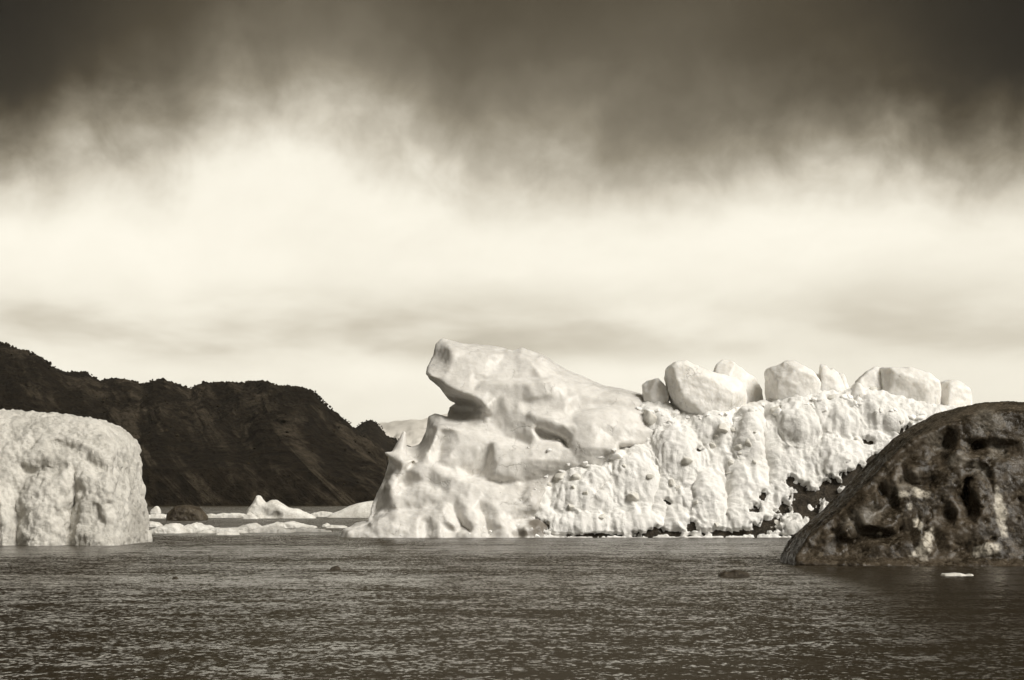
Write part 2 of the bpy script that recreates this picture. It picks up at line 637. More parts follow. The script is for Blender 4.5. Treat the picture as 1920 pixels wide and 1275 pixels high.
M_DIRTY = dirty_material('debris_laden_ice', (0.016, 0.012, 0.007), (0.055, 0.043, 0.029), (0.17, 0.145, 0.11), 0.42, 2.0, 0.3)
M_DARK = dirty_material('dark_glassy_ice', (0.024, 0.018, 0.011), (0.070, 0.055, 0.038), (0.14, 0.115, 0.082), 0.24, 1.0, 0.06)
M_ROCKY = dirty_material('dark_banded_ice', (0.026, 0.019, 0.012), (0.07, 0.056, 0.038), (0.14, 0.12, 0.085), 0.5, 1.0, 0.12)


# ------------------------------------------------------------------ water
def water():
    m, g, b = new_mat('fjord_water')
    p = g.n('ShaderNodeTexCoord').outputs['Object']
    # wavelets as a field of slopes: three sizes, crests lying across the view
    def slopes(sx, sy, loc, detail, rough):
        c = g.noise(g.map(p, (sx, sy, 1), loc), 1.0, detail, rough, 0.25, color=True)
        v = g.n('ShaderNodeVectorMath', operation='SUBTRACT')
        g.put(v.inputs[0], c); v.inputs[1].default_value = (0.5, 0.5, 0.5)
        return v.outputs[0]
    def scale(v, s):
        n = g.n('ShaderNodeVectorMath', operation='SCALE')
        g.put(n.inputs[0], v); g.put(n.inputs['Scale'], s)
        return n.outputs[0]
    def add(a, c):
        n = g.n('ShaderNodeVectorMath', operation='ADD')
        g.put(n.inputs[0], a); g.put(n.inputs[1], c)
        return n.outputs[0]
    gust = g.noise(g.map(p, (0.006, 0.035, 1)), 1.0, 4, 0.6, 0.3)
    gust2 = g.noise(g.map(p, (0.05, 0.16, 1), (3, 9, 0)), 1.0, 3, 0.5)
    # a lane of calmer water lies across the fjord some ninety metres out
    sp = g.n('ShaderNodeSeparateXYZ'); g.put(sp.inputs[0], p)
    lane_y = g.m('ADD', sp.outputs[1], g.m('MULTIPLY', g.m('SUBTRACT', g.noise(g.map(p, (0.012, 0.03, 1), (5, 2, 0)), 1.0, 4, 0.6), 0.5), 55.0))
    lane = g.m('MULTIPLY', g.mrange(lane_y, 68, 92), g.mrange(lane_y, 128, 100))
    amp = g.m('ADD', g.mrange(gust, 0.33, 0.66, 0.55, 1.15), g.m('MULTIPLY', g.m('SUBTRACT', gust2, 0.5), 0.6))
    s = add(scale(slopes(5.2, 3.3, (0, 0, 0), 5, 0.66), 1.25), scale(slopes(0.5, 0.6, (7, 3, 0), 3, 0.5), 0.45))
    amp = g.m('MULTIPLY', amp, g.m('SUBTRACT', 1.05, g.m('MULTIPLY', lane, 0.5)))
    s = scale(s, amp)
    lee = g.m('MULTIPLY', amp, 0.15)       # wind drives the waves towards us: their steep sides face the near shore
    sep = g.n('ShaderNodeSeparateXYZ'); g.put(sep.inputs[0], s)
    nv = g.n('ShaderNodeVectorMath', operation='NORMALIZE')
    g.put(nv.inputs[0], g.vec(g.m('MULTIPLY', sep.outputs[0], 0.7), g.m('SUBTRACT', sep.outputs[1], lee), 1.0))
    g.put(b.inputs['Normal'], nv.outputs[0])
    b.inputs['Base Color'].default_value = (0.027, 0.021, 0.013, 1)
    b.inputs['Roughness'].default_value = 0.17
    b.inputs['IOR'].default_value = 1.333
    b.inputs['Specular IOR Level'].default_value = 0.5
    # one sheet to the horizon, rows getting closer towards the camera
    ys = np.concatenate([-np.geomspace(15500, 60, 14), np.linspace(-40, 20, 4), np.geomspace(26, 15500, 420)])
    xs = np.concatenate([-np.geomspace(15500, 70, 12), np.linspace(-60, 60, 361), np.geomspace(70, 15500, 12)])
    gx, gy = np.meshgrid(xs, ys)
    q = np.stack([gx.ravel(), gy.ravel(), np.zeros(gx.size)], 1)
    near = np.clip((160 - q[:, 1]) / 60, 0, 1) * np.clip((q[:, 1] - 20) / 10, 0, 1) * np.clip((64 - np.abs(q[:, 0])) / 8, 0, 1)
    z = (0.05 * vnoise(q * (0.45, 0.9, 1) + (0, 0, .3), 5) + 0.03 * vnoise(q * (1.1, 1.9, 1) + (0, 0, .6), 9)) * near
    q[:, 2] = z - 0.0
    nx = len(xs)
    i = (np.arange(len(ys) - 1)[:, None] * nx + np.arange(nx - 1)[None]).ravel()
    f = np.stack([i, i + 1, i + nx + 1, i + nx], 1)
    o = link_mesh('water', q, f, m)
    tag(o, 'dark rippled fjord water from the foreground to the far shore', kind='structure')


water()


# ------------------------------------------------------------------ hills and far mountains
def hill_material():
    m, g, b = new_mat('tundra_and_rock')
    p = g.n('ShaderNodeTexCoord').outputs['Object']
    # strata and gullies running down to the right
    rp = g.map(g.map(p, rot=(0, math.radians(-42), 0)), (0.008, 0.0015, 0.07))
    n1 = g.noise(rp, 1.0, 7, 0.65, 0.8)
    n2 = g.noise(p, 0.018, 7, 0.62, 0.4)
    n3 = g.noise(p, 0.12, 6, 0.7)
    veg = g.mixc(g.mrange(n3, 0.35, 0.68), (0.007, 0.0048, 0.0026), (0.024, 0.018, 0.0105))
    rock = g.mixc(g.mrange(n3, 0.3, 0.7), (0.032, 0.025, 0.016), (0.090, 0.072, 0.050))
    mask = g.m('MULTIPLY', g.mrange(n1, 0.46, 0.60), g.mrange(n2, 0.40, 0.56))
    g.put(b.inputs['Base Color'], g.mixc(mask, veg, rock))
    b.inputs['Roughness'].default_value = 0.95
    b.inputs['Specular IOR Level'].default_value = 0.1
    bump(g, b, g.m('ADD', n3, g.m('MULTIPLY', n1, 1.0)), 9.0)
    return m


M_HILL = hill_material()


def leaf_material():
    m, g, b = new_mat('scrub_foliage')
    p = g.n('ShaderNodeTexCoord').outputs['Object']
    n = g.noise(p, 0.08, 4, 0.6)
    g.put(b.inputs['Base Color'], g.mixc(g.mrange(n, 0.35, 0.65), (0.012, 0.009, 0.005), (0.035, 0.027, 0.016)))
    b.inputs['Roughness'].default_value = 0.95
    b.inputs['Specular IOR Level'].default_value = 0.1
    return m


M_SCRUB = leaf_material()


def hill(name, label, sky, px0, px1, step, Ys, Yc, Yb, rows, rough, seed, mat, scrub=0, prof_pow=0.8):
    """ridge whose crest stands at distance Yc, falling to a shore at Ys in front and to Yb behind"""
    rnd = np.random.default_rng(seed)
    px = np.arange(px0, px1 + step, step)
    sk = np.interp(px, [a for a, _ in sky], [b for _, b in sky])
    t = np.concatenate([np.linspace(0, 1, rows), np.linspace(1, 2, rows // 3)[1:]])
    T, PX = np.meshgrid(t, px, indexing='ij')
    crest_d = Yc * (1 + 0.06 * vnoise(np.stack([px * 0.006, px * 0, px * 0], 1), seed))[None]
    Yv = np.where(T <= 1, Ys + (crest_d - Ys) * T, crest_d + (Yb - crest_d) * (T - 1))
    X = (PX - CX) / F * crest_d * (0.35 + 0.65 * Yv / crest_d) if False else (PX - CX) / F * Yv
    H = CAMZ + (HY - sk)[None] / F * crest_d
    H = np.maximum(H, -3)
    prof = np.where(T <= 1, 0.16 * np.clip(T / 0.03, 0, 1) + 0.84 * T ** prof_pow, np.cos((T - 1) * math.pi / 2))
    q = np.stack([X.ravel(), Yv.ravel(), np.zeros(X.size)], 1)
    env = (np.sin(np.clip(T, 0, 1) * math.pi * 0.93) ** 0.7).ravel()
    # gullies slant down to the right
    sl = q.copy()
    sl[:, 0] = q[:, 0] + 0.9 * (H * prof).ravel()
    dz = rough * (0.8 * fbm(sl * (0.02, 0.004, 0), seed + 1, 4, 0.55, ridged=True) + 0.7 * fbm(q * 0.012 + 3.3, seed + 2, 4, 0.5)
                  + 0.30 * fbm(q * (0.06, 0.05, 0) + 1.7, seed + 3, 4, 0.6, ridged=True)) * env
    # small knolls along the crest
    top = (np.clip((T - 0.7) / 0.3, 0, 1) * np.clip(2 - T, 0, 1)).ravel()
    dz += rough * 0.16 * fbm(q * (0.07, 0.03, 0) + 9.1, seed + 4, 3, 0.6) * top
    Z = (H * prof).ravel() + dz * np.clip(H.repeat(len(t), 0).ravel() / 40, 0, 1) - 0.8
    edge = np.clip((PX.ravel() - px0) / (4 * step), 0, 1) * np.clip((px1 - PX.ravel()) / (4 * step), 0, 1)
    q[:, 2] = np.where(edge < 1, Z * edge - 3 * (1 - edge), Z)
    n = len(px)
    i = (np.arange(len(t) - 1)[:, None] * n + np.arange(n - 1)[None]).ravel()
    f = np.stack([i, i + 1, i + n + 1, i + n], 1)
    o = link_mesh(name, q, f, mat)
    tag(o, label, kind='structure')
    if scrub:
        # low scrub: small leafy mounds of eight faces, thickest along the crest
        V, FF = [], []
        cand = np.where((q[:, 2] > 6) & (T.ravel() < 1.06) & (T.ravel() > 0.02))[0]
        w = 0.02 + 3.0 * np.exp(-((T.ravel()[cand] - 1.0) / 0.04) ** 2)
        w *= (0.3 + np.clip(vnoise(q[cand] * 0.015, seed + 30) + 0.4, 0, 2))
        pick = rnd.choice(cand, scrub, p=w / w.sum())
        base = q[pick] + rnd.normal(0, 2.0, (scrub, 3)) * (1, 1, 0)
        hgt = rnd.gamma(2.0, 0.32, scrub) + 0.3
        wid = hgt * rnd.uniform(0.5, 1.1, scrub) + 0.3
        for k in range(7):
            ang = k * math.tau / 6
            if k < 6:
                V.append(base + np.stack([np.cos(ang) * wid * rnd.uniform(.7, 1.2, scrub), np.sin(ang) * wid, hgt * rnd.uniform(0.1, 0.7, scrub) - 0.3], 1))
            else:
                V.append(base + np.stack([rnd.normal(0, .3, scrub), rnd.normal(0, .3, scrub), hgt], 1))
        low = base + np.stack([np.zeros(scrub), np.zeros(scrub), -hgt * 0.6 - 0.5], 1)
        V = np.concatenate(V + [low])
        j = np.arange(scrub)
        for k in range(6):
            FF.append(np.stack([j + k * scrub, j + ((k + 1) % 6) * scrub, j + 6 * scrub], 1))
            FF.append(np.stack([j + ((k + 1) % 6) * scrub, j + k * scrub, j + 7 * scrub], 1))
        s = link_mesh('scrub', V, np.concatenate(FF), M_SCRUB, smooth=False)
        tag(s, 'low dark scrub growing over ' + ('the big headland hill' if 'big' in label or 'broad' in label else 'the small rounded hill'), 'scrub', kind='stuff')


SKY_A = [(-500, 560), (-200, 600), (0, 652), (50, 665), (75, 675), (100, 694), (128, 704), (160, 706), (188, 721), (215, 716), (245, 718), (262, 728),
         (300, 722), (318, 725), (357, 737), (385, 723), (430, 724), (500, 722), (520, 728), (560, 732), (585, 741), (600, 758), (620, 778),
         (650, 800), (664, 817), (690, 840), (707, 856), (722, 872), (731, 905), (737, 940), (741, 946), (748, 949), (800, 950)]
hill('hill', 'broad dark rocky headland rising from the far shore at left', SKY_A, -500, 800, 1.4, 1480, 2050, 3200, 190, 17, 3, M_HILL, 3200)
SKY_B = [(560, 948), (600, 900), (640, 830), (664, 806), (680, 794), (693, 790), (706, 795), (717, 808), (726, 820), (742, 826), (760, 836), (800, 850), (860, 880),
         (960, 930), (1000, 949)]
hill('hill', 'small dark rounded hill behind the headland, left of the iceberg', SKY_B, 560, 1000, 1.4, 2700, 3000, 3600, 60, 8, 12, M_HILL, 700)


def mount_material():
    m, g, b = new_mat('haze_paled_mountain')
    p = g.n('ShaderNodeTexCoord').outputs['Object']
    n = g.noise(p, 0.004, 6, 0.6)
    g.put(b.inputs['Base Color'], g.mixc(g.mrange(n, 0.35, 0.65), (0.56, 0.53, 0.475), (0.64, 0.61, 0.555)))  # fading by distance haze is put into this pale base colour
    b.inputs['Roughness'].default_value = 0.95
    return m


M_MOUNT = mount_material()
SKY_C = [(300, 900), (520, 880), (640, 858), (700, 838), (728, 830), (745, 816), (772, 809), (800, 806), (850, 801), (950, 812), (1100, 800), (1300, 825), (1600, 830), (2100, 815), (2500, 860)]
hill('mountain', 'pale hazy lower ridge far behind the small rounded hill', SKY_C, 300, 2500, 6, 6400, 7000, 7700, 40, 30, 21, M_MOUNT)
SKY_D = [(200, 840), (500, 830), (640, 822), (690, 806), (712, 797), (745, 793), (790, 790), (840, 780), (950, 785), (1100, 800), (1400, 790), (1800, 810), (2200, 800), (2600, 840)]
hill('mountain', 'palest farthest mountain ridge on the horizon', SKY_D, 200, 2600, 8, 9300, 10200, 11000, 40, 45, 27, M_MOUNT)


def haze():
    v = np.array([(x, y, z) for x in (-15600, 15600) for y in (-400, 15600) for z in (-5, 450)], float)
    f = np.array([(0, 1, 3, 2), (4, 6, 7, 5), (0, 4, 5, 1), (2, 3, 7, 6), (0, 2, 6, 4), (1, 5, 7, 3)])
    m = bpy.data.materials.new('thin_fjord_haze')
    m.use_nodes = True
    m.node_tree.nodes.clear()
    g = NT(m.node_tree)
    out = g.n('ShaderNodeOutputMaterial')
    pv = g.n('ShaderNodeVolumePrincipled')
    pv.inputs['Color'].default_value = (0.98, 0.94, 0.85, 1)
    pv.inputs['Density'].default_value = 0.000012
    pv.inputs['Anisotropy'].default_value = 0.0
    g.put(out.inputs['Volume'], pv.outputs[0])
    o = link_mesh('haze', v, f, m, smooth=False)
    tag(o, 'thin pale haze over the fjord', kind='stuff')


haze()


def blur(A, sg):
    r = int(3 * sg)
    kx = np.exp(-0.5 * (np.arange(-r, r + 1) / sg) ** 2)
    kx /= kx.sum()
    for axis in (0, 1):
        P = np.pad(A, [(r, r) if q == axis else (0, 0) for q in (0, 1)], mode='edge')
        A = sum(kx[q] * (P[q:q + A.shape[0]] if axis == 0 else P[:, q:q + A.shape[1]]) for q in range(2 * r + 1))
    return A


def lay_relief(Fd, L, U0, V0, NU, NV, y0, lean, skew=0.0, deepen=0.5, soft=(1.5, 5.0), k=0.3):
    """model the front of a solid from ridge and hollow lines (photo column, photo row, metres proud of a leaning plane)"""
    from mathutils.geometry import delaunay_2d_cdt
    from mathutils import Vector
    pts = {}
    for line in L:
        if len(line) == 1:
            pts.setdefault(tuple(map(float, line[0][:2])), line[0][2])
        for a, b in zip(line, line[1:]):
            n = max(1, int(math.hypot(b[0] - a[0], b[1] - a[1]) / 6))
            for t in range(n + 1):
                u = t / n
                pts.setdefault((round(a[0] + (b[0] - a[0]) * u, 1), round(a[1] + (b[1] - a[1]) * u, 1)), a[2] + (b[2] - a[2]) * u)
    keys = list(pts)
    vs, _, tris, orig, _, _ = delaunay_2d_cdt([Vector(q) for q in keys], [], [], 0, 1e-4)
    hv = [pts[keys[o[0]]] if o else 0.0 for o in orig]
    R = np.zeros((NU, NV))
    for t in tris:
        (ax, ay), (bx, by), (cx, cy) = [tuple(vs[q]) for q in t[:3]]
        x0, x1 = max(int(min(ax, bx, cx)) - U0 - 1, 0), min(int(max(ax, bx, cx)) - U0 + 2, NU)
        z0, z1 = max(int(min(ay, by, cy)) - V0 - 1, 0), min(int(max(ay, by, cy)) - V0 + 2, NV)
        D = (by - cy) * (ax - cx) + (cx - bx) * (ay - cy)
        if x1 <= x0 or z1 <= z0 or abs(D) < 1e-9:
            continue
        gx, gy = np.meshgrid(np.arange(x0, x1) + U0, np.arange(z0, z1) + V0, indexing='ij')
        w1 = ((by - cy) * (gx - cx) + (cx - bx) * (gy - cy)) / D
        w2 = ((cy - ay) * (gx - cx) + (ax - cx) * (gy - cy)) / D
        w3 = 1 - w1 - w2
        m = (w1 >= -1e-6) & (w2 >= -1e-6) & (w3 >= -1e-6)
        R[x0:x1, z0:z1][m] = (w1 * hv[t[0]] + w2 * hv[t[1]] + w3 * hv[t[2]])[m]
    R = 0.6 * blur(R, soft[0]) + 0.4 * blur(R, soft[1])
    R = R + np.clip(deepen * (R - blur(R, 16)), -0.9, 0.9)
    col = np.clip((CX + Fd.X / Fd.Y * F - U0).round().astype(np.int32), 0, NU - 1)
    row = np.clip((HY - (Fd.Z - CAMZ) / Fd.Y * F - V0).round().astype(np.int32), 0, NV - 1)
    rel = (y0 + lean * Fd.Z + skew * Fd.X - R.astype(np.float32)[col, row] - Fd.Y) * 0.75
    Fd.d = smax(Fd.d, rel.astype(np.float32), k)


# ------------------------------------------------------------------ the large iceberg
def main_iceberg():
    root = empty('iceberg', (5, 220, 0))
    tag(root, 'large pale iceberg with an overhanging head and a long snow slope topped by ice blocks', 'iceberg')
    org = np.array(root.location)

    # --- smooth, melted ice: overhanging head, shoulder, lobes and toe
    Fd = Field((-19.5, 209, -1.2), (20.5, 240, 23.4), 0.15)
    # outlines: body, overhanging head, wall behind the hollow, toe
    body = [(690, 1030), (700, 975), (703, 955), (712, 925), (724, 898), (731, 868), (740, 850), (760, 842), (786, 832), (797, 812), (803, 781),
            (815, 776), (850, 783), (905, 792), (1000, 800), (1100, 790), (1215, 770), (1260, 800), (1280, 1030)]
    head = [(800, 702), (801, 688), (811, 667), (816, 642), (828, 632), (870, 640), (940, 647), (962, 654), (980, 649), (1003, 658), (1030, 671),
            (1080, 699), (1130, 721), (1205, 737), (1240, 790), (1000, 815), (920, 800), (912, 770), (880, 760), (852, 748), (838, 742), (820, 718)]
    wall = [(842, 800), (842, 763), (853, 756), (850, 735), (930, 735), (950, 800)]
    toe = [(637, 1030), (637, 1006), (641, 995), (664, 986), (690, 979), (715, 970), (770, 960), (850, 950), (930, 960), (1000, 985), (1035, 1030)]
    crest = [(690, 1000), (703, 955), (712, 925), (724, 897), (729, 868), (726, 852), (737, 842), (748, 832), (757, 833), (775, 838), (800, 830), (820, 850), (820, 930), (800, 1000)]
    Fd.add(Fd.slab(body, 223, 209.0, 0.42, 22, 0.6))
    Fd.add(Fd.slab(head, 226, 209.0, 0.42, 21, 0.5), 0.15)
    Fd.add(Fd.slab(wall, 229, 212.0, 0.42, 18, 0.3))
    Fd.add(Fd.slab(crest, 219, 207.0, 0.42, 12, 0.4), 0.2)
    Fd.add(Fd.slab(toe, 215, 205.0, 0.42, 14, 0.4), 0.2)
    # relief of the front: ridges and hollows read along lines (column, row, metres proud of a leaning plane)
    L = [
        # outer edge, turning away
        [(637, 1008, .8), (641, 995, .6), (664, 986, .6), (690, 979, .8)], [(700, 970, -1.5), (706, 945, -1.6), (714, 922, -1.2), (724, 897, -1.6), (731, 868, -1.6), (722, 849, -.8)],
        [(722, 849, -.8), (737, 843, -2), (746, 830, -2), (757, 812, -2), (760, 834, -2.8), (786, 830, -4), (797, 812, -4), (803, 781, -3), (815, 776, -3), (838, 781, -3.4)],
        [(800, 701, -1.2), (801, 688, -2), (811, 667, -2.6), (816, 642, -3), (828, 633, -3.8), (870, 641, -3.6), (940, 648, -3.8), (962, 655, -3.6), (980, 650, -3.6), (1003, 659, -3.6),
         (1030, 672, -4), (1080, 699, -4.4), (1130, 721, -4.2), (1205, 737, -4)],
        # head: edge of the dark left end, top bevel, notch, second dome
        [(836, 640, -2.4), (845, 653, -.7), (848, 668, -.2), (847, 686, .1), (832, 703, .4), (818, 706, .1)], [(845, 653, -.7), (880, 657, -.7), (925, 664, -.9), (938, 668, -1.2)],
        [(952, 654, -2.6), (944, 664, -1.7), (938, 678, -1.1), (930, 692, -.6)], [(958, 662, -1.6), (975, 664, -1.3), (995, 676, -.6), (1006, 692, .1), (1012, 706, .3)],
        [(1014, 664, -2.4), (1030, 684, -1.6), (1046, 706, -.7), (1060, 722, -.1)], [(870, 690, 0.1), (900, 700, .2), (935, 705, .0), (975, 700, .1)], [(860, 715, .5), (880, 725, .5)],
        [(1060, 700, -2.2), (1100, 720, -1.6), (1140, 735, -1.2), (1200, 748, -1.2)], [(1080, 735, .1), (1120, 745, .1), (1160, 750, .0), (1205, 758, -.2)],
        # valley and lip that cross under the dome
        [(890, 727, .1), (905, 714, -.1), (930, 710, -.1), (977, 711, .0), (1020, 708, .2)], [(885, 740, .7), (900, 722, .9), (922, 718, 1.0), (977, 718, 1.1), (1026, 715, 1.0), (1050, 728, .7)],
        [(930, 740, 1.0), (960, 750, .7), (985, 755, .6), (1010, 752, .8), (1060, 750, .8)], [(1000, 742, 1.2), (1035, 738, 1.1)],
        # lower lip of the head, its underside, the hollow
        [(808, 704, -.1), (835, 722, .3), (860, 735, .5), (883, 742, .7), (900, 752, .8), (911, 765, 1.0)], [(820, 717, -1.2), (838, 741, -2.2), (852, 747, -3)],
        [(846, 741, -2.0), (866, 747, -2.4), (886, 753, -2.2), (900, 762, -1.6)],
        [(845, 757, -7), (850, 766, -7), (850, 776, -7), (866, 757, -7), (866, 778, -7), (882, 762, -6.5), (882, 774, -6.5), (895, 766, -5)],
        [(842, 784, -3.4), (856, 786, -2.6), (870, 787, -1.8), (886, 783, -1.2), (898, 777, -.8), (908, 767, .2)],
        # bowl of the neck and its right rim
        [(925, 782, -.4), (935, 800, -.3), (915, 795, -.4)], [(955, 775, .5), (962, 792, .6), (965, 810, .6)], [(977, 767, 1.1), (994, 790, 1.4), (1001, 812, 1.4), (992, 826, 1.0)],
        [(866, 788, -1.0), (885, 799, -.5), (906, 809, -.1), (945, 820, .1), (987, 830, .5)],
        # shoulder: edge of its dark left side, stripes left of it, crest running right
        [(828, 778, -2.4), (827, 790, -1.4), (820, 801, .3), (816, 819, .6), (807, 840, .7), (790, 866, .8)], [(800, 828, -2.0), (787, 848, -1.6), (775, 864, -1.0)],
        [(806, 800, -2.6), (812, 788, -2.4)], [(793, 842, -1.2), (782, 860, -.8)],
        [(820, 801, .3), (832, 800, .6), (850, 803, .8), (878, 813, .9), (905, 823, 1.0), (945, 834, 1.1), (985, 838, 1.1)], [(845, 792, -.9), (860, 796, -.5), (885, 806, .1)],
        [(826, 825, .0), (824, 845, .0), (834, 815, .2)], [(862, 832, 1.3), (850, 843, 1.3), (836, 862, 1.2)], [(880, 835, 1.3), (900, 845, 1.0), (890, 865, .5)],
        [(914, 852, .0), (911, 872, -.6), (900, 892, -1.0), (882, 896, -.5)], [(862, 868, .9), (850, 880, .8)],
        # lobe right of the crease
        [(918, 868, .5), (928, 856, 1.2), (955, 847, 1.6), (1000, 842, 1.7), (1052, 838, 1.5)], [(935, 872, 1.6), (965, 868, 1.9), (1010, 862, 1.9), (1058, 862, 1.5)],
        [(907, 899, .3), (945, 906, .7), (975, 900, 1.0), (1015, 884, 1.1), (1060, 874, 1.1)], [(925, 892, 1.3), (955, 892, 1.6)], [(985, 908, .5), (1020, 895, .4), (1070, 885, .5), (1100, 888, .3)],
        # tongue with the pocket beneath
        [(980, 770, .9), (1001, 764, .9), (1020, 765, 1.0), (1050, 772, 1.1), (1076, 783, 1.3)], [(996, 775, 1.8), (1030, 787, 2.1), (1060, 797, 2.1), (1072, 815, 1.9)],
        [(988, 779, 1.5), (1007, 796, 1.5), (1033, 809, 1.4), (1050, 816, 1.1), (1064, 828, .9)], [(1006, 806, .3), (1026, 816, -.2), (1044, 821, -.4), (1058, 830, -.3), (1064, 837, .0)],
        [(1000, 834, 1.3), (1012, 826, 1.1), (1030, 826, 1.1), (1052, 832, 1.3)],
        # big bulge with the pocket beneath
        [(1076, 775, .3), (1110, 765, .2), (1160, 760, .2), (1215, 766, .2)], [(1078, 783, 1.7), (1094, 775, 1.8), (1112, 772, 1.8), (1132, 768, 1.7), (1167, 770, 1.3), (1217, 777, .5), (1240, 790, .1)],
        [(1080, 800, 2.1), (1110, 798, 2.4), (1150, 796, 2.2), (1190, 803, 1.5), (1230, 812, .4), (1256, 818, -.2)], [(1076, 818, 2.1), (1067, 834, 1.9), (1072, 850, 1.6)],
        [(1140, 812, 2.1), (1150, 822, 1.9), (1158, 832, 2.0)], [(1158, 832, 1.9), (1192, 836, 1.0), (1217, 830, .3), (1248, 826, -.3)], [(1164, 842, -.2), (1180, 846, -.8), (1200, 844, -.9), (1215, 838, -.8)],
        [(1095, 838, 2.5), (1120, 840, 2.6), (1142, 840, 2.5)], [(1085, 872, 1.4), (1110, 872, 1.5), (1140, 862, 1.6)], [(1145, 852, 2.4), (1154, 846, 2.6), (1162, 852, 2.2)], [(1168, 852, -.6), (1152, 866, .3)],
        # low crest at left: beak, folds, the left-facing side below
        [(722, 849, -.8), (738, 858, .1), (752, 864, .6), (776, 863, .9), (782, 872, .8)], [(752, 838, -.8), (748, 850, -.3)], [(766, 848, -1.8), (764, 856, -1.0)],
        [(754, 876, .7), (748, 896, .3)], [(742, 872, -.2), (736, 886, -.4)], [(764, 880, .2), (760, 895, -.2), (752, 908, -.4), (764, 911, -.2)], [(716, 912, -.8), (722, 906, -.2), (734, 898, .3), (745, 908, .2), (758, 918, .4)],
        [(735, 918, .8), (738, 939, .9), (731, 960, .9)], [(722, 935, -.2), (716, 955, -.4)], [(744, 950, 1.2), (760, 940, 1.3), (779, 935, 1.5), (793, 928, 1.6)], [(752, 928, .5), (778, 918, .8)],
        [(786, 885, 1.1), (800, 876, 1.1), (822, 872, .9)], [(790, 902, .7), (805, 908, .8), (821, 912, 1.2)],
        [(830, 892, 1.6), (858, 900, 1.9), (890, 908, 1.8), (925, 918, 1.7)], [(800, 925, 1.7), (835, 930, 2.1), (880, 930, 2.2), (905, 940, 2.3), (945, 935, 2.0)],
        # toe: brow, pillows and the creases between them
        [(705, 972, .8), (740, 958, 1.0), (790, 956, 1.4), (815, 950, 1.7), (836, 942, 1.9)], [(680, 980, 1.5), (706, 976, 2.0), (733, 968, 2.5), (786, 969, 2.8), (812, 963, 2.8), (838, 949, 2.8)],
        [(690, 995, 2.2), (735, 990, 3.2), (780, 992, 3.1), (796, 990, 2.6)], [(800, 980, 2.5), (803, 1004, 2.5)], [(815, 980, 3.1), (838, 975, 3.3), (852, 985, 3.3)], [(846, 951, 1.8), (858, 970, 1.8), (866, 984, 1.8), (880, 996, 2.0)],
        [(868, 966, 2.6), (876, 957, 2.7), (886, 955, 2.6), (892, 966, 3.0), (900, 984, 2.9)], [(880, 980, 3.1), (886, 990, 3.0)], [(899, 957, 1.9), (910, 976, 1.8), (914, 996, 2.0)],
        [(855, 1000, 2.6), (875, 1003, 3.2), (905, 1006, 3.2)], [(925, 975, 2.6), (940, 985, 3.0), (955, 1000, 2.9)], [(930, 955, 2.4), (955, 958, 2.4), (960, 978, 2.0), (972, 998, 2.0)],
        [(975, 930, 1.5), (995, 932, 2.2), (1015, 940, 1.9)], [(985, 950, 2.4), (1005, 955, 2.0)], [(1020, 945, .6), (1012, 962, .9), (990, 972, 1.2)], [(985, 990, 2.6), (1010, 985, 2.2), (1028, 995, 1.4)],
        [(640, 1025, 1.0), (700, 1025, 2.6), (760, 1025, 3.2), (830, 1025, 3.3), (900, 1025, 3.3), (960, 1025, 3), (1030, 1025, 2)], [(655, 1000, 1.6), (675, 994, 1.9)],
        [(560, 1060, 0), (560, 600, -5), (1330, 600, -5), (1330, 1060, 1), (1100, 1060, 1), (800, 1060, 3)], [(1290, 790, -1), (1264, 822, -.2), (1262, 836, -.8), (1240, 842, -1), (1225, 850, -1.2), (1290, 900, -1.2), (1200, 900, -.6), (1120, 950, -.2), (1200, 1000, -.6)],
        [(700, 600, -5), (900, 600, -5), (1100, 640, -5), (1200, 690, -5)], [(690, 860, -3), (700, 800, -4), (780, 790, -5), (780, 700, -4), (780, 660, -4)]]
    lay_relief(Fd, L, 600, 610, 700, 430, 215.5, 0.42, 0.0, 0.5)
    # horn and beak of the low crest
    Fd.add(Fd.cone(W(749, 850, 219.6), 0.85, W(758, 811, 219.8), 0.2), 0.9)
    Fd.add(Fd.cone(W(746, 860, 218.8), 0.7, W(723, 849, 218.7), 0.12), 0.7)
    v, f = Fd.skin()
    v = relax(v, f, 1, 0.5)
    n = vert_normals(v, f)
    low = np.clip(1 - v[:, 2] / 11, 0, 1)
    wv = np.stack([fbm(v * 0.22 + 3, 101, 2), fbm(v * 0.22 + 9, 102, 2), fbm(v * 0.22 + 15, 103, 2)], 1) * 0.7
    cup = worley(v * (0.24, 0.24, 0.30) + wv, 8)
    cup2 = worley(v * (0.55, 0.55, 0.50) + wv * 1.5, 28)
    dd = 0.10 * fbm(v * 0.28, 2, 3) + (0.22 + 0.1 * low) * (cup - 0.55) + (0.10 + 0.22 * low) * (cup2 - 0.55) + (0.03 + 0.09 * low) * (worley(v * (1.3, 1.3, 1.1) + wv * 2, 38) - 0.55)
    dd += 0.07 * fbm(v * (1.1, 1.1, 0.9), 12, 4, 0.55) + (0.05 + 0.08 * low) * fbm(v * (0.9, 0.9, 0.8), 33, 4, 0.6, ridged=True)
    hx, hy = photo(v)
    dd = dd * np.clip((np.hypot((hx - 742) / 40, (hy - 835) / 34) - 0.5) * 1.2, 0.12, 1)     # the thin horn keeps its edge
    v = v + n * (dd * np.clip((v[:, 2] + 0.8) / 0.8, 0.3, 1))[:, None]
    tint = np.clip(patches(v, [(1012, 985, 34, 26), (985, 1000, 30, 10), (1035, 985, 20, 24)], 0.9, 5, 0.7) * 1.6, 0, 0.85)
    tint = np.maximum(tint, np.clip(patches(v, [(1030, 895, 60, 22, -8), (1020, 940, 34, 30), (990, 915, 25, 12)], 0.7, 7, 0.6) * 0.9, 0, 0.22))
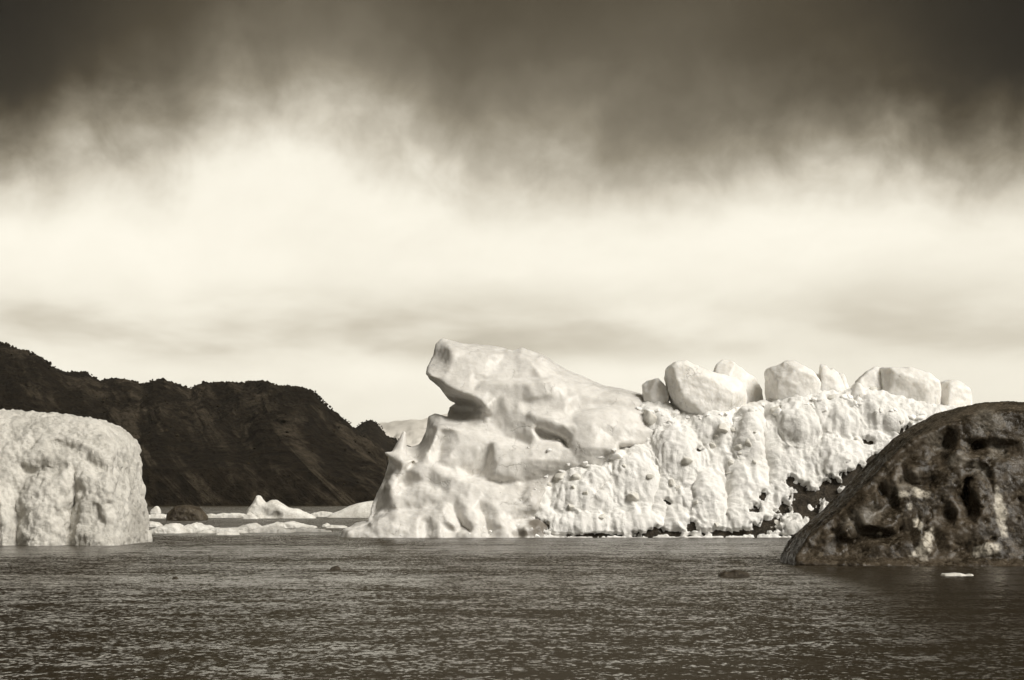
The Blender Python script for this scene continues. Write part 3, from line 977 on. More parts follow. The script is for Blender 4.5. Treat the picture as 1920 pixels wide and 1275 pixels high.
    tint = np.maximum(tint, np.clip(patches(v, [(728, 945, 12, 36, 14)], 0.4, 9, 0.4), 0, 0.22))  # shade on the left-facing side of the low crest, put into the tint
    link_mesh('smooth_ice', v, f, M_SMOOTH, root, True, tint, org)
    ice_v = v

    # --- snow-crusted slope with rubble, and the debris-laden ice it covers
    crest = [(985, 1030), (1000, 930), (1035, 900), (1075, 880), (1110, 868), (1150, 850), (1195, 815), (1200, 772), (1250, 766), (1300, 772), (1400, 772), (1432, 762), (1470, 758),
             (1490, 745), (1530, 748), (1575, 740), (1620, 736), (1650, 743), (1700, 756), (1750, 768), (1810, 777), (1870, 788), (1960, 812), (2040, 860), (2100, 950), (2110, 1030)]
    Fs = Field((0.5, 210, -1.2), (70.5, 241, 17.6), 0.17)
    Fs.add(Fs.slab(crest, 222, 214.4, 0.52, 18, 1.4))
    for q in [(1100, 940, 75, 55, 4.0, 0.9, 35, 1.2), (1185, 920, 60, 70, 4.0, 0.8, 0, 1.2), (1270, 880, 50, 80, 4.0, 0.9, 10, 1.0), (1330, 815, 60, 44, 4.0, 0.8, 0, 1.0),
              (1320, 950, 46, 60, 3.4, 0.7, 0, 1.0), (1400, 850, 30, 80, 3.0, 0.7, 0, 0.7), (1492, 815, 48, 60, 4.4, 1.3, 8, 0.7), (1560, 800, 70, 50, 4.4, 0.9, -25, 1.2),
              (1650, 790, 70, 34, 4.0, 0.8, -25, 1.2), (1090, 988, 70, 24, 2.6, 0.7, 0, 0.8), (1190, 990, 60, 26, 2.6, 0.6, 0, 0.8), (1400, 985, 60, 26, 2.2, 0.5, 0, 0.8),
              (1570, 880, 60, 50, 3.6, 0.8, -35, 1.2), (1480, 990, 60, 18, 2.2, 0.6, 10, 0.6), (1225, 790, 34, 26, 3.0, 0.7, 0, 0.8)]:
        Fs.bulge(*q)
    for q in [(1438, 840, 12, 76, 2.4, 0.8, 4, 0.9), (1365, 900, 14, 80, 2.0, 0.6, -3, 0.6), (1235, 900, 8, 80, 1.8, 0.6, -14, 0.4), (1435, 775, 12, 26, 2.0, 0.9, 0, 0.5),
              (1140, 900, 9, 50, 1.6, 0.5, -42, 0.4), (1250, 960, 7, 40, 1.4, 0.4, -12, 0.4), (1305, 900, 6, 60, 1.4, 0.4, -8, 0.4)]:
        Fs.scoop(*q)
    v, f = Fs.skin()
    v = relax(v, f, 1, 0.5)
    n = vert_normals(v, f)
    core_v, core_f = v.copy(), f.copy()
    wob = np.stack([vnoise(v * 0.5 + 3, 71), vnoise(v * 0.5 + 9, 72), vnoise(v * 0.5 + 15, 73)], 1)
    dd = 0.50 * fbm(v * (0.55, 0.55, 0.20) + 0.3 * wob, 41, 3, 0.6) + 0.42 * fbm(v * (0.85, 0.85, 0.11) + 0.25 * wob, 43, 3, 0.55, ridged=True) + 0.26 * fbm(v * (1.5, 1.5, 0.32) + wob * 0.5, 45, 4, 0.6, ridged=True)
    dd += 0.20 * (0.55 - worley(v * (0.8, 0.8, 0.55) + wob * 0.4, 48)) + 0.16 * fbm(v * 2.0, 52, 3, 0.65) + 0.10 * (0.5 - worley(v * 1.9, 57))
    holes = patches(v, [(1510, 945, 42, 52, 20), (1555, 925, 40, 36), (1600, 890, 34, 20, 30), (1530, 985, 30, 12), (1635, 862, 26, 10, 32), (1628, 832, 17, 11, -12), (1700, 814, 30, 20, -10),
                        (1230, 998, 28, 12), (1298, 990, 17, 16), (1350, 1000, 42, 9), (1415, 958, 22, 13, 30), (1440, 990, 50, 22, 20), (1010, 990, 22, 18),
                        (1307, 846, 11, 7, 15), (1250, 942, 11, 5, -30), (1120, 1006, 60, 4),
                        (1500, 1005, 60, 6), (1300, 1006, 150, 4), (1560, 975, 50, 20, 20), (1480, 905, 14, 16), (1470, 960, 20, 26), (1240, 1002, 60, 10), (1400, 1000, 60, 10), (1575, 945, 40, 34), (1610, 905, 40, 24, 30), (1120, 1004, 70, 6), (1050, 1005, 40, 6), (1660, 850, 22, 10, 30), (1430, 930, 10, 14)], 1.15, 61, 1.15)
    specks = patches(v, [(1568, 915, 130, 62, 40), (1440, 985, 70, 26)], 1.7, 66, 1.5)
    hole = np.maximum(np.clip((holes - 0.25) / 0.12, 0, 1), np.clip((specks - 0.85) / 0.12, 0, 1))
    v2 = v + n * (dd + 0.20 - 0.95 * hole)[:, None]
    streak = fbm(v * (1.7, 1.0, 0.10), 77, 4, 0.6)
    tint = np.clip(0.45 * (streak - 0.15), 0, 0.22) + np.clip((fbm(v * 0.6, 81, 5, 0.6) - 0.22) * 1.2, 0, 0.30)
    link_mesh('snow_slope', v2, f, M_SNOW, root, True, tint, org)
    cd = 0.38 * fbm(core_v * 0.8, 91, 4, 0.6) + 0.34 * (0.5 - worley(core_v * 1.1, 93)) + 0.20 * fbm(core_v * 1.7, 95, 4, 0.6, ridged=True) - 0.16
    core_v = core_v + n * cd[:, None]
    link_mesh('debris_ice', core_v, core_f, M_DIRTY, root, True, np.zeros(len(core_v)), org)
    return root, org, v2, f, ice_v


def facet_rock(seed, n_planes=9, sub=3, squash=(1, 1, 1), rough=0.05):
    """rounded broken lump: a ball cut by random planes"""
    import bmesh
    bm = bmesh.new()
    bmesh.ops.create_icosphere(bm, subdivisions=sub, radius=1.0)
    v = np.array([w.co[:] for w in bm.verts])
    f = np.array([[q.index for q in p.verts] for p in bm.faces])
    bm.free()
    r = np.random.default_rng(seed)
    for _ in range(n_planes):
        nn = r.normal(size=3); nn /= np.linalg.norm(nn)
        h = r.uniform(0.5, 0.8)
        over = v @ nn - h
        v = v - np.clip(over, 0, None)[:, None] * nn * 0.93
    v = v * (1 + rough * fbm(v * 1.6, seed, 3, 0.6))[:, None]
    return v * np.array(squash), f


ROOT, ORG, SV, SF, IV = main_iceberg()


def lumps_on_slope():
    """pieces of grey ice stuck in the snow"""
    rnd = random.Random(4)
    meshes = []
    for k in range(7):
        v, f = facet_rock(200 + k, 16, 3, (1, 0.9, 0.8), 0.12)
        o = link_mesh('ice_lump', v, f, M_LUMP, ROOT, True, np.zeros(len(v)))
        meshes.append(o.data)
        bpy.data.objects.remove(o)
    x, y = photo(SV)
    n = vert_normals(SV, SF)
    front = np.where((n[:, 1] < 0.2) & (SV[:, 2] > 0.5))[0]
    fx, fy = x[front], y[front]
    spots = [(1185, 930, 23, 13), (1336, 836, 15, 12), (1284, 864, 15, 13), (1372, 868, 9, 9), (1130, 968, 13, 9), (1052, 893, 17, 16), (1080, 897, 17, 14), (1030, 908, 10, 8),
             (1356, 802, 18, 12), (1375, 806, 8, 7), (1318, 776, 12, 10), (1345, 768, 15, 14), (1210, 765, 13, 11), (1222, 782, 14, 18), (1236, 760, 10, 9), (1196, 765, 6, 6),
             (1455, 768, 12, 12), (1385, 838, 12, 14), (1400, 832, 10, 12), (1365, 886, 13, 5), (1070, 950, 10, 8), (1098, 925, 8, 8), (1258, 905, 9, 12), (1220, 892, 12, 8),
             (1448, 985, 28, 20), (1765, 770, 12, 10), (1783, 775, 9, 9), (1637, 728, 16, 12), (1600, 735, 9, 8), (1612, 742, 8, 7), (1560, 742, 14, 9), (1500, 752, 10, 8),
             (1702, 768, 10, 7), (1735, 772, 9, 8), (1420, 760, 9, 8), (1290, 770, 9, 7), (1270, 775, 8, 7)]
    for _ in range(22):
        spots.append((rnd.uniform(1040, 1780), rnd.uniform(770, 1000), rnd.uniform(4, 9), rnd.uniform(3.5, 8)))
    for px, py, a, b in spots:
        k = np.argmin((fx - px) ** 2 + (fy - py) ** 2)
        if (fx[k] - px) ** 2 + (fy[k] - py) ** 2 > 150:
            continue
        p = SV[front[k]]
        o = bpy.data.objects.new('ice_lump', rnd.choice(meshes))
        COL.objects.link(o)
        o.parent = ROOT
        s = p[1] / F
        o.location = p - n[front[k]] * 0.25 * a * s - ORG
        o.rotation_euler = (rnd.uniform(-.4, .4), rnd.uniform(-.5, .5), rnd.uniform(0, 6.28))
        o.scale = (a * s, (a + b) / 2 * s, b * s * 1.2)

    chunks = []
    for k in range(5):
        v, f = facet_rock(260 + k, 18, 3, (1, 0.8, 0.7), 0.30)
        o = link_mesh('snow_chunk', v, f, M_CHUNK, ROOT, True, np.zeros(len(v)))
        chunks.append(o.data)
        bpy.data.objects.remove(o)
    ix, iy = photo(IV)
    for px, py, a in [(1020, 832, 9), (1034, 831, 10), (1047, 834, 8), (1008, 835, 6), (998, 837, 5), (942, 905, 5), (962, 932, 5), (956, 928, 3), (916, 994, 6), (910, 986, 3), (975, 985, 4),
                      (760, 1003, 5), (880, 1003, 4), (1152, 851, 12), (1010, 900, 7), (1022, 893, 5), (996, 925, 5), (1008, 945, 6), (1000, 965, 5), (1016, 915, 7), (1040, 880, 8), (1066, 872, 7), (1092, 866, 8),
                      (1118, 860, 7), (1136, 852, 6), (990, 990, 5), (1004, 978, 6), (1012, 1000, 6), (1080, 878, 9), (1105, 872, 9), (1128, 866, 8)]:
        px, py, a = px + rnd.gauss(0, 7), py + rnd.gauss(0, 6), a * rnd.uniform(0.9, 1.9)
        d2 = (ix - px) ** 2 + (iy - py) ** 2 + (IV[:, 1] - 205) * 2.0
        p = IV[np.argmin(d2)]
        o = bpy.data.objects.new('snow_chunk', rnd.choice(chunks))
        COL.objects.link(o)
        o.parent = ROOT
        s = p[1] / F
        o.location = p + np.array((0, 0.42 * a * s, -0.15 * a * s)) - ORG
        o.rotation_euler = (rnd.uniform(-.6, .6), rnd.uniform(-.6, .6), rnd.uniform(0, 6.28))
        o.scale = (a * s, a * s * 0.8, a * s * rnd.uniform(0.6, 0.9))
    for _ in range(64):
        px = rnd.uniform(1196, 1800)
        top = np.interp(px, [1196, 1250, 1320, 1400, 1450, 1500, 1560, 1620, 1700, 1760, 1800], [770, 770, 782, 772, 762, 755, 748, 748, 768, 776, 780])
        py = top + abs(rnd.gauss(0, 13)) - 3
        a = rnd.uniform(5, 14) * (1.3 if rnd.random() < 0.25 else 0.8)
        k = np.argmin((fx - px) ** 2 + (fy - py) ** 2)
        p = SV[front[k]]
        o = bpy.data.objects.new('snow_chunk', rnd.choice(chunks))
        COL.objects.link(o)
        o.parent = ROOT
        s = p[1] / F
        o.location = p + np.array((0, 0.3 * a * s, 0.0)) - ORG
        o.rotation_euler = (rnd.uniform(-.6, .6), rnd.uniform(-.6, .6), rnd.uniform(0, 6.28))
        o.scale = (a * s, a * s, a * s * rnd.uniform(0.7, 1.1))


lumps_on_slope()


# ------------------------------------------------------------------ blocks of ice standing on the slope
def piece(name, poly, Yl, y0, T, r, label, cat, mat, res=0.12, lean=0.1, skew=0.0, noise=(0.12, 0.6), fine=0.04, scall=0.0, smooth=1, group=None, seed=1,
          adds=(), cuts=(), tint=None, pad=1.0, facets=None, late=(), inset=None, relief=None):
    pts = [W(a, b, Yl) for a, b in poly]
    xs, zs = [p[0] for p in pts], [p[2] for p in pts]
    zlo = min(zs)
    ya = min(y0, y0 + lean * (max(zs) - zlo)) - abs(skew) * (max(xs) - min(xs)) - pad
    yb = max(y0, y0 + lean * (max(zs) - zlo)) + T + abs(skew) * (max(xs) - min(xs)) + pad
    xm = (min(xs) + max(xs)) / 2
    G = Field((min(xs) - pad, ya, zlo - pad), (max(xs) + pad, yb, max(zs) + pad), res)
    G.add(G.slab(poly, Yl, y0 - skew * xm, lean, T, r, z_ref=zlo, smooth=smooth, skew=skew))
    if facets:
        G.facets(seed, *facets)
    if inset:
        ip, deep = inset
        gx, gz = np.meshgrid(G.ax[0], G.ax[2], indexing='ij')
        d2 = poly_sdf(gx, gz, [(W(a, b, Yl)[0], W(a, b, Yl)[2]) for a, b in ip]).astype(np.float32)[:, None, :]
        yf = y0 - skew * xm + lean * (G.Z - zlo) + skew * G.X + deep
        G.cut(smax(d2, (G.Y - yf) / math.sqrt(1 + lean * lean), 0.4), 0.3)
    if relief:
        lay_relief(G, *relief)
    for e in adds:
        G.bulge(*e)
    for e in cuts:
        G.scoop(*e)
    for e in late:
        G.bulge(*e)
    v, f = G.skin()
    v = relax(v, f, 1, 0.5)
    n = vert_normals(v, f)
    dd = noise[0] * fbm(v * noise[1], seed, 3, 0.5) + fine * fbm(v * noise[1] * 5, seed + 9, 3, 0.6, ridged=True)
    if scall:
        dd = dd + scall * (worley(v * noise[1] * 1.3 + 0.4 * vnoise(v * noise[1], seed + 2)[:, None], seed + 5) - 0.5)
    v = v + n * dd[:, None]
    org = (xm, (ya + yb) / 2, max(zlo, 0.0))
    tv = np.zeros(len(v)) if tint is None else tint(v)
    o = link_mesh(name, v, f, mat, None, True, tv, org)
    tag(o, label, cat, group)
    return o, v, f, n


G_BLOCK = 'ice blocks standing on the snow slope'
# outline, distance of outline, front distance at the foot, thickness, rounding
BLOCKS = [
    ([(1207, 790), (1207, 722), (1216, 713), (1234, 711), (1250, 728), (1256, 790)], 223, 221.5, 3.0, 0.5, 0.0, 'smallest upright grey ice block, at the left end of the row'),
    ([(1252, 735), (1250, 692), (1262, 682), (1284, 678), (1310, 690), (1345, 702), (1378, 709), (1396, 722), (1402, 745), (1398, 770), (1385, 790), (1330, 795), (1280, 776), (1262, 757)], 222.5, 219.8, 5.5, 1.0, 0.15,
     'largest slanted ice block, its top falling to the right'),
    ([(1339, 700), (1345, 684), (1357, 674), (1372, 676), (1390, 690), (1418, 708), (1432, 730), (1436, 790), (1380, 790), (1345, 730)], 227, 225.5, 4.5, 0.7, 0.5, 'pointed ice block standing behind the largest slanted block'),
    ([(1436, 745), (1437, 700), (1443, 690), (1463, 683), (1478, 676), (1494, 677), (1512, 688), (1527, 703), (1537, 720), (1534, 775), (1450, 780)], 224, 221.6, 5.0, 1.1, 0.1, 'big rounded ice block with a knobbed top, fourth of the row from the left'),
    ([(1525, 760), (1526, 705), (1533, 700), (1540, 703), (1545, 760)], 226, 225, 1.6, 0.3, 0.0, 'thin low ice sliver between the rounded block and the pointed shard'),
    ([(1536, 760), (1538, 688), (1541, 681), (1548, 684), (1556, 695), (1562, 689), (1572, 702), (1584, 730), (1590, 760)], 224.5, 223, 2.2, 0.35, 0.1, 'jagged pointed ice shard right of the knobbed block'),
    ([(1574, 760), (1573, 703), (1578, 697), (1585, 700), (1590, 720), (1596, 760)], 226, 225, 1.6, 0.3, 0.0, 'narrow finger of ice right behind the jagged shard'),
    ([(1592, 760), (1594, 728), (1606, 716), (1618, 722), (1628, 760)], 223, 221.5, 1.8, 0.4, 0.0, 'low wedge of ice left of the flat topped block'),
    ([(1606, 760), (1610, 712), (1628, 698), (1642, 688), (1655, 689), (1656, 760)], 226, 224.5, 4.0, 0.5, 0.2, 'sloping ice block split by a crack from the flat topped one'),
    ([(1654, 770), (1654, 690), (1700, 689), (1720, 692), (1746, 702), (1757, 716), (1760, 740), (1757, 790), (1700, 790)], 225, 222.5, 5.5, 0.8, -0.1, 'wide flat topped rectangular ice block near the right end of the row'),
    ([(1758, 780), (1761, 728), (1768, 716), (1782, 711), (1800, 716), (1814, 727), (1819, 745), (1817, 775), (1810, 800), (1768, 800)], 226, 223.5, 4.0, 1.2, 0.1, 'round topped ice block at the right end of the row'),
]
for i, (poly, Yl, y0, T, r, skew, label) in enumerate(BLOCKS):
    piece('ice_block', poly, Yl, y0, T, r * 0.45, label, 'ice block', M_BLOCK, 0.10, 0.12, skew, (0.22, 0.7), 0.05, 0.16, 0, G_BLOCK, 300 + i, facets=(8, 0.17, 0.7, 0.15))


# ------------------------------------------------------------------ rounded iceberg at left
def left_iceberg():
    poly = [(-330, 1040), (-330, 860), (-250, 800), (-120, 772), (0, 774), (50, 777), (110, 781), (165, 786), (190, 794), (212, 806), (232, 822), (243, 842), (248, 880), (252, 905),
            (261, 950), (269, 985), (275, 1012), (276, 1040)]
    L = [[(-60, 765, -5), (50, 770, -5), (110, 775, -5), (190, 788, -5), (232, 815, -5), (252, 842, -4.5), (258, 880, -4), (262, 905, -3.6), (270, 950, -3.2), (284, 1010, -3), (286, 1040, -3)],
         [(-60, 800, -2), (0, 800, -2), (50, 802, -2), (120, 806, -1.9), (185, 814, -1.8), (214, 830, -1.8), (236, 855, -1.6)],
         [(-40, 830, -.8), (20, 832, -.8), (60, 838, -.9)], [(98, 838, -1.2), (116, 834, -1.25), (138, 842, -1.1), (157, 850, -.9)], [(85, 822, -.9), (120, 822, -1.0), (150, 828, -1.0)],
         [(154, 832, -.8), (180, 850, -.3), (206, 868, .0), (230, 896, .0)], [(90, 855, -.2), (120, 862, -.1), (150, 872, .0), (175, 885, .2)], [(150, 862, -.6), (170, 868, -.5), (190, 882, -.3)],
         [(30, 868, -.1), (60, 862, -.1)], [(48, 888, -.9), (64, 886, -1.0), (85, 876, -.7), (105, 882, -.5)], [(20, 905, .2), (40, 900, .2)],
         [(60, 912, .7), (85, 897, .8), (112, 900, .9), (128, 918, .8), (128, 940, .6)], [(50, 950, 1.3), (85, 945, 1.7), (110, 950, 1.5)], [(45, 1000, 1.5), (80, 1000, 2.0), (108, 1000, 1.6)],
         [(143, 905, -.1), (141, 925, -.5), (136, 950, -.6), (128, 992, -.4), (123, 1020, -.2)], [(120, 965, .7), (116, 1005, .7)], [(60, 1030, 1.8), (100, 1030, 1.6), (118, 1030, .4), (128, 1030, -.6)],
         [(150, 900, .4), (165, 894, .8), (185, 896, .9), (205, 905, .9)], [(150, 930, .4), (165, 925, .7), (180, 922, .9)], [(148, 965, .6), (156, 952, 1.0), (178, 936, 1.2), (194, 950, 1.3), (204, 975, 1.4), (213, 1008, 1.4), (214, 1030, 1.3)],
         [(172, 962, .7), (184, 956, .6), (190, 978, .7), (178, 984, .7)], [(150, 990, .9), (166, 1004, 1.5), (188, 1004, 1.7), (206, 996, 1.7)], [(150, 1030, 1.0), (180, 1030, 1.5)], [(136, 985, -.3), (138, 1015, .0)],
         [(206, 890, .6), (222, 913, .9), (228, 948, 1.0), (228, 1013, .9), (228, 1040, .9)], [(218, 945, .2), (220, 985, .1), (220, 1025, .1)], [(240, 910, -.6), (246, 950, -.6), (250, 1000, -.6), (250, 1040, -.6)],
         [(-20, 920, .9), (0, 940, 1.3), (10, 990, 1.6), (10, 1040, 1.6)], [(28, 935, .2), (34, 970, -.1), (32, 1030, 0)], [(-60, 900, .4), (-50, 960, .2), (-50, 1040, .2)], [(-110, 920, 1), (-100, 1040, 1.6)],
         [(-180, 900, .2), (-170, 1040, .2)], [(-240, 930, .6), (-240, 1040, 1)], [(-340, 760, -5), (-340, 1060, -3)], [(-340, 740, -5), (320, 740, -6), (330, 1060, -5)], [(-200, 800, -2.2), (-120, 795, -2)]]

    def tint(v):
        return np.clip(patches(v, [(258, 990, 24, 60), (235, 1015, 45, 10)], 0.35, 4, 0.3) * 0.6, 0, 0.2)
    o, v, f, n = piece('iceberg', poly, 190.5, 168.0, 25, 0.8, 'rounded block shaped iceberg with a pitted bubbly surface at the left edge', 'iceberg', M_WEATHERED, 0.13, 0.35, 0.0, (0.16, 0.5), 0.05, 0.10, 1, None, 17,
                       (), (), tint, 3.0, relief=(L, -340, 740, 680, 320, 177.2, 0.35, 0.0, 0.3))
    # knobbly melt pitting, drawn out down the face
    me = o.data
    q = v
    wq = np.stack([vnoise(q * 0.6 + 3, 171), vnoise(q * 0.6 + 9, 172), vnoise(q * 0.6 + 15, 173)], 1) * 0.6
    d = 0.46 * (0.5 - worley(q * (0.7, 0.7, 0.6) + wq, 5)) + 0.24 * (0.5 - worley(q * (2.3, 2.3, 1.6), 6)) + 0.10 * fbm(q * (2.0, 2.0, 1.3), 14, 4, 0.6, ridged=True) + 0.14 * fbm(q * (0.9, 0.9, 0.3), 19, 3)
    q = q + n * d[:, None] - np.array(o.location)
    me.vertices.foreach_set('co', q.astype(np.float32).ravel())
    me.update()


left_iceberg()


# ------------------------------------------------------------------ dark iceberg at right
def dark_iceberg():
    poly = [(1474, 1075), (1476, 1043), (1500, 1008), (1535, 978), (1560, 958), (1600, 920), (1640, 882), (1670, 850), (1700, 822), (1740, 796), (1780, 775), (1815, 763), (1842, 758), (1900, 752), (1980, 758),
            (2080, 790), (2180, 860), (2260, 960), (2300, 1075)]
    rnd = random.Random(12)
    # the face behind the grainy rim is sunk, then scalloped all over
    L = [[(1470, 1046, -2.5), (1497, 1003, -2.6), (1556, 953, -2.6), (1636, 877, -2.6), (1696, 817, -2.6), (1776, 769, -2.8), (1840, 752, -3), (1900, 746, -3), (1990, 750, -3), (2090, 780, -3), (2200, 860, -3), (2300, 990, -3)],
         [(1488, 1036, .3), (1527, 980, .4), (1584, 928, .4), (1646, 872, .4), (1677, 849, .4), (1729, 815, .3), (1780, 793, .2), (1817, 780, .2), (1868, 770, .2), (1960, 772, .2), (2080, 820, 0), (2200, 930, 0)],
         [(1508, 1040, -.3), (1545, 992, -.2), (1596, 945, -.3), (1655, 892, -.3), (1690, 865, -.3), (1735, 836, -.2), (1768, 816, -.1)],
         [(1790, 800, .4), (1830, 795, .5), (1868, 790, .5), (1868, 820, .5), (1840, 822, .4), (1796, 825, .3)], [(1776, 815, -.5), (1772, 834, -1.6), (1764, 842, -1.2), (1780, 846, -.6)],
         [(1818, 834, -.3), (1827, 838, -1.5), (1838, 836, -1.0)], [(1850, 840, -.6), (1868, 836, -.9)], [(1766, 866, .5), (1778, 852, .8), (1790, 848, 1.0), (1808, 860, 1.2), (1800, 874, 1.0), (1782, 874, .8)],
         [(1830, 860, .9), (1850, 868, .9), (1862, 890, .7)], [(1815, 880, .2), (1830, 895, .8), (1845, 910, 1.0)], [(1840, 880, .0), (1855, 905, .3)],
         [(1713, 886, 1.0)], [(1700, 868, .1), (1722, 862, .4), (1742, 876, .5), (1748, 898, .0), (1728, 912, -.4), (1702, 904, -.4), (1692, 886, -.2)], [(1680, 880, .3), (1675, 900, .3), (1690, 918, .2)],
         [(1758, 900, .4), (1780, 888, .9), (1801, 884, 1.0), (1806, 896, 1.0)], [(1762, 920, .6), (1785, 908, .8), (1804, 906, .7)], [(1764, 942, .4), (1785, 930, .3), (1800, 920, .1)], [(1808, 902, -1.2), (1816, 924, -1.4), (1806, 930, -.9)],
         [(1814, 912, .7), (1835, 935, 1.0), (1841, 962, 1.0), (1828, 984, .7)], [(1812, 945, -.9), (1822, 955, -1.0), (1815, 968, -.9)], [(1768, 962, -.5), (1780, 968, -.9), (1776, 980, -.6)],
         [(1797, 956, .5), (1798, 975, .5), (1788, 988, .4), (1768, 994, .3)], [(1755, 955, .2), (1752, 975, .2)], [(1850, 950, .6), (1852, 985, .6), (1868, 1000, .4), (1868, 940, .5)],
         [(1589, 998, 1.2)], [(1570, 985, -.2), (1585, 976, .2), (1604, 984, .0), (1610, 1006, -.5), (1596, 1020, -.7), (1574, 1016, -.4), (1566, 1000, -.2)], [(1618, 984, .8), (1630, 984, .9)], [(1614, 997, -.7), (1632, 999, -.7)],
         [(1655, 990, 1.0), (1668, 988, 1.0)], [(1652, 1006, -.6), (1670, 1005, -.9), (1684, 998, -.5)], [(1604, 950, .7), (1625, 944, .9), (1646, 946, .8)], [(1640, 962, .2), (1666, 946, -.8), (1674, 950, -.6)], [(1684, 940, .4), (1690, 960, .4)],
         [(1705, 940, .5), (1722, 932, .6), (1735, 944, .3)], [(1712, 965, .3), (1725, 985, .5), (1730, 1005, .7), (1742, 1030, .9)], [(1750, 1010, -.3), (1756, 1030, -.2)], [(1705, 1000, -.2), (1712, 1025, .2)],
         [(1780, 1010, .5), (1800, 1005, .6), (1812, 1018, .0), (1800, 1032, -.4)], [(1830, 1010, .5), (1850, 1025, .8), (1866, 1030, .7)], [(1640, 1025, .4), (1670, 1028, .5), (1690, 1018, .3)], [(1540, 1020, .3), (1550, 1005, .4)],
         [(1500, 1044, .0), (1560, 1044, .1), (1700, 1048, .2), (1850, 1048, .2), (2000, 1048, .2)], [(1490, 1058, .5), (1560, 1060, .9), (1700, 1064, 1.1), (1850, 1066, 1.1), (2000, 1066, 1.1), (2280, 1066, .6)],
         [(1920, 800, .3), (1920, 860, -.3), (1930, 930, .6), (1925, 1000, -.2)], [(2000, 840, .4), (2010, 920, -.5), (2000, 1000, .5)], [(2100, 900, .2), (2110, 1000, -.4)], [(1420, 1100, -3), (2330, 1100, -2)], [(1420, 720, -4), (2330, 720, -4)]]
    L = [[(x, y, p * 0.6 if p > -2 else p) for x, y, p in q] for q in L]
    cuts = []
    for _ in range(75):
        px = rnd.uniform(1530, 1930)
        lo = np.interp(px, [1520, 1640, 1780, 1940], [1025, 920, 830, 800])
        py = rnd.uniform(lo, 1048)
        a = rnd.uniform(5, 14)
        cuts.append((px, py, a, a * rnd.uniform(0.35, 0.8), rnd.uniform(0.5, 0.9), rnd.uniform(0.08, 0.22), rnd.uniform(0, 80), 0.08))
    adds, late = [], []

    def tint(v):
        a = patches(v, [(1726, 925, 20, 11, -14), (1692, 926, 11, 8), (1706, 950, 6, 10), (1720, 982, 11, 10), (1738, 1022, 12, 34, -10), (1722, 1034, 20, 9, 30), (1850, 1030, 30, 14, 15), (1876, 960, 12, 50, 8),
                        (1650, 1000, 6, 4)], 1.0, 8, 1.9)
        b = patches(v, [(1800, 862, 28, 16, 15), (1838, 880, 18, 26, 40), (1850, 790, 36, 30), (1870, 840, 22, 30), (1700, 900, 34, 20, 30), (1620, 970, 50, 24, 30), (1760, 830, 26, 22)], 0.8, 9, 0.8)
        return np.maximum(np.clip(a * 2.2, 0, 0.9), np.clip(b * 0.35, 0, 0.14))
    piece('iceberg', poly, 126.5, 113.5 + 0.42 * -1.0, 14.5, 0.35, 'dark dirty glassy iceberg sloping up to the right edge', 'iceberg', M_DARK, 0.095, 0.42, -0.12, (0.16, 0.7), 0.08, 0.16, 0, None, 23, adds, cuts, tint, 2.0,
          relief=(L, 1420, 720, 910, 390, 121.2 + 0.12 * 29.0, 0.42, -0.12, 0.3))


dark_iceberg()


# ------------------------------------------------------------------ ice adrift
def mound(px0, px1, base, top, seed, peaks=None):
    """ragged outline of a low floe: knobs between its two ends"""
    r = random.Random(seed)
    pts = [(px0, base + 6), (px0 - 1, base - 1)]
    n = max(4, int((px1 - px0) / 7))
    for i in range(1, n):
        u = i / n
        h = (base - top) * (math.sin(math.pi * u) ** 0.6)
        if peaks:
            h *= np.interp(u, *zip(*peaks))
        pts.append((px0 + (px1 - px0) * u + r.uniform(-1.5, 1.5), base - h * r.uniform(0.62, 1.0)))
    return pts + [(px1 + 1, base - 1), (px1, base + 6)]


def floe(name, poly, base, T, r, label, cat, mat=None, res=None, group=None, seed=0, noise=(0.2, 0.6), fine=0.08, scall=0.15, smooth=1, lean=0.25, **kw):
    Y = dist_of(base)
    return piece(name, poly, Y + T * 0.4, Y, T, r, label, cat, mat or M_FLOE, res or Y / F * 1.3, lean, 0.0, noise, fine, scall, smooth, group, seed, pad=0.8, **kw)


G_DRIFT = 'ice adrift between the left iceberg and the large one'
floe('growler', [(463, 980), (464, 957), (474, 945), (480, 931), (484, 929), (491, 940), (497, 944), (505, 940), (514, 937), (522, 943), (534, 950), (546, 955), (556, 954), (566, 960), (580, 964), (591, 971), (592, 980)], 972, 7, 0.9,
     'white ice peak with a sharp tip and a second hump, floating before the headland', 'ice floe', res=0.14, group=G_DRIFT, seed=401, cuts=((512, 968, 18, 12, 2.4, 1.0, 10, 0.6), (494, 962, 12, 16, 2.0, 0.6, 0, 0.6)))
floe('growler', [(313, 984), (315, 966), (320, 957), (331, 950), (345, 947), (362, 950), (372, 954), (380, 963), (386, 973), (386, 984)], 975.5, 6, 1.2,
     'dark banded ice lump like a rock, in front of the headland shore', 'ice floe', mat=M_ROCKY, res=0.13, group=G_DRIFT, seed=402, noise=(0.35, 0.7), fine=0.14, scall=0.3)
floe('growler', [(612, 980), (616, 966), (640, 957), (662, 946), (690, 940), (715, 938), (735, 940), (740, 980)], 971, 9, 1.5,
     'smooth white hump of ice half hidden behind the left foot of the large iceberg', 'ice floe', res=0.16, group=G_DRIFT, seed=403, noise=(0.2, 0.25), fine=0.03, scall=0.05)
floe('growler', [(281, 970), (282, 958), (290, 950), (295, 949), (300, 957), (302, 970)], 963, 3, 0.5,
     'tiny white ice knob left of the dark lump', 'ice floe', group=G_DRIFT, seed=404)
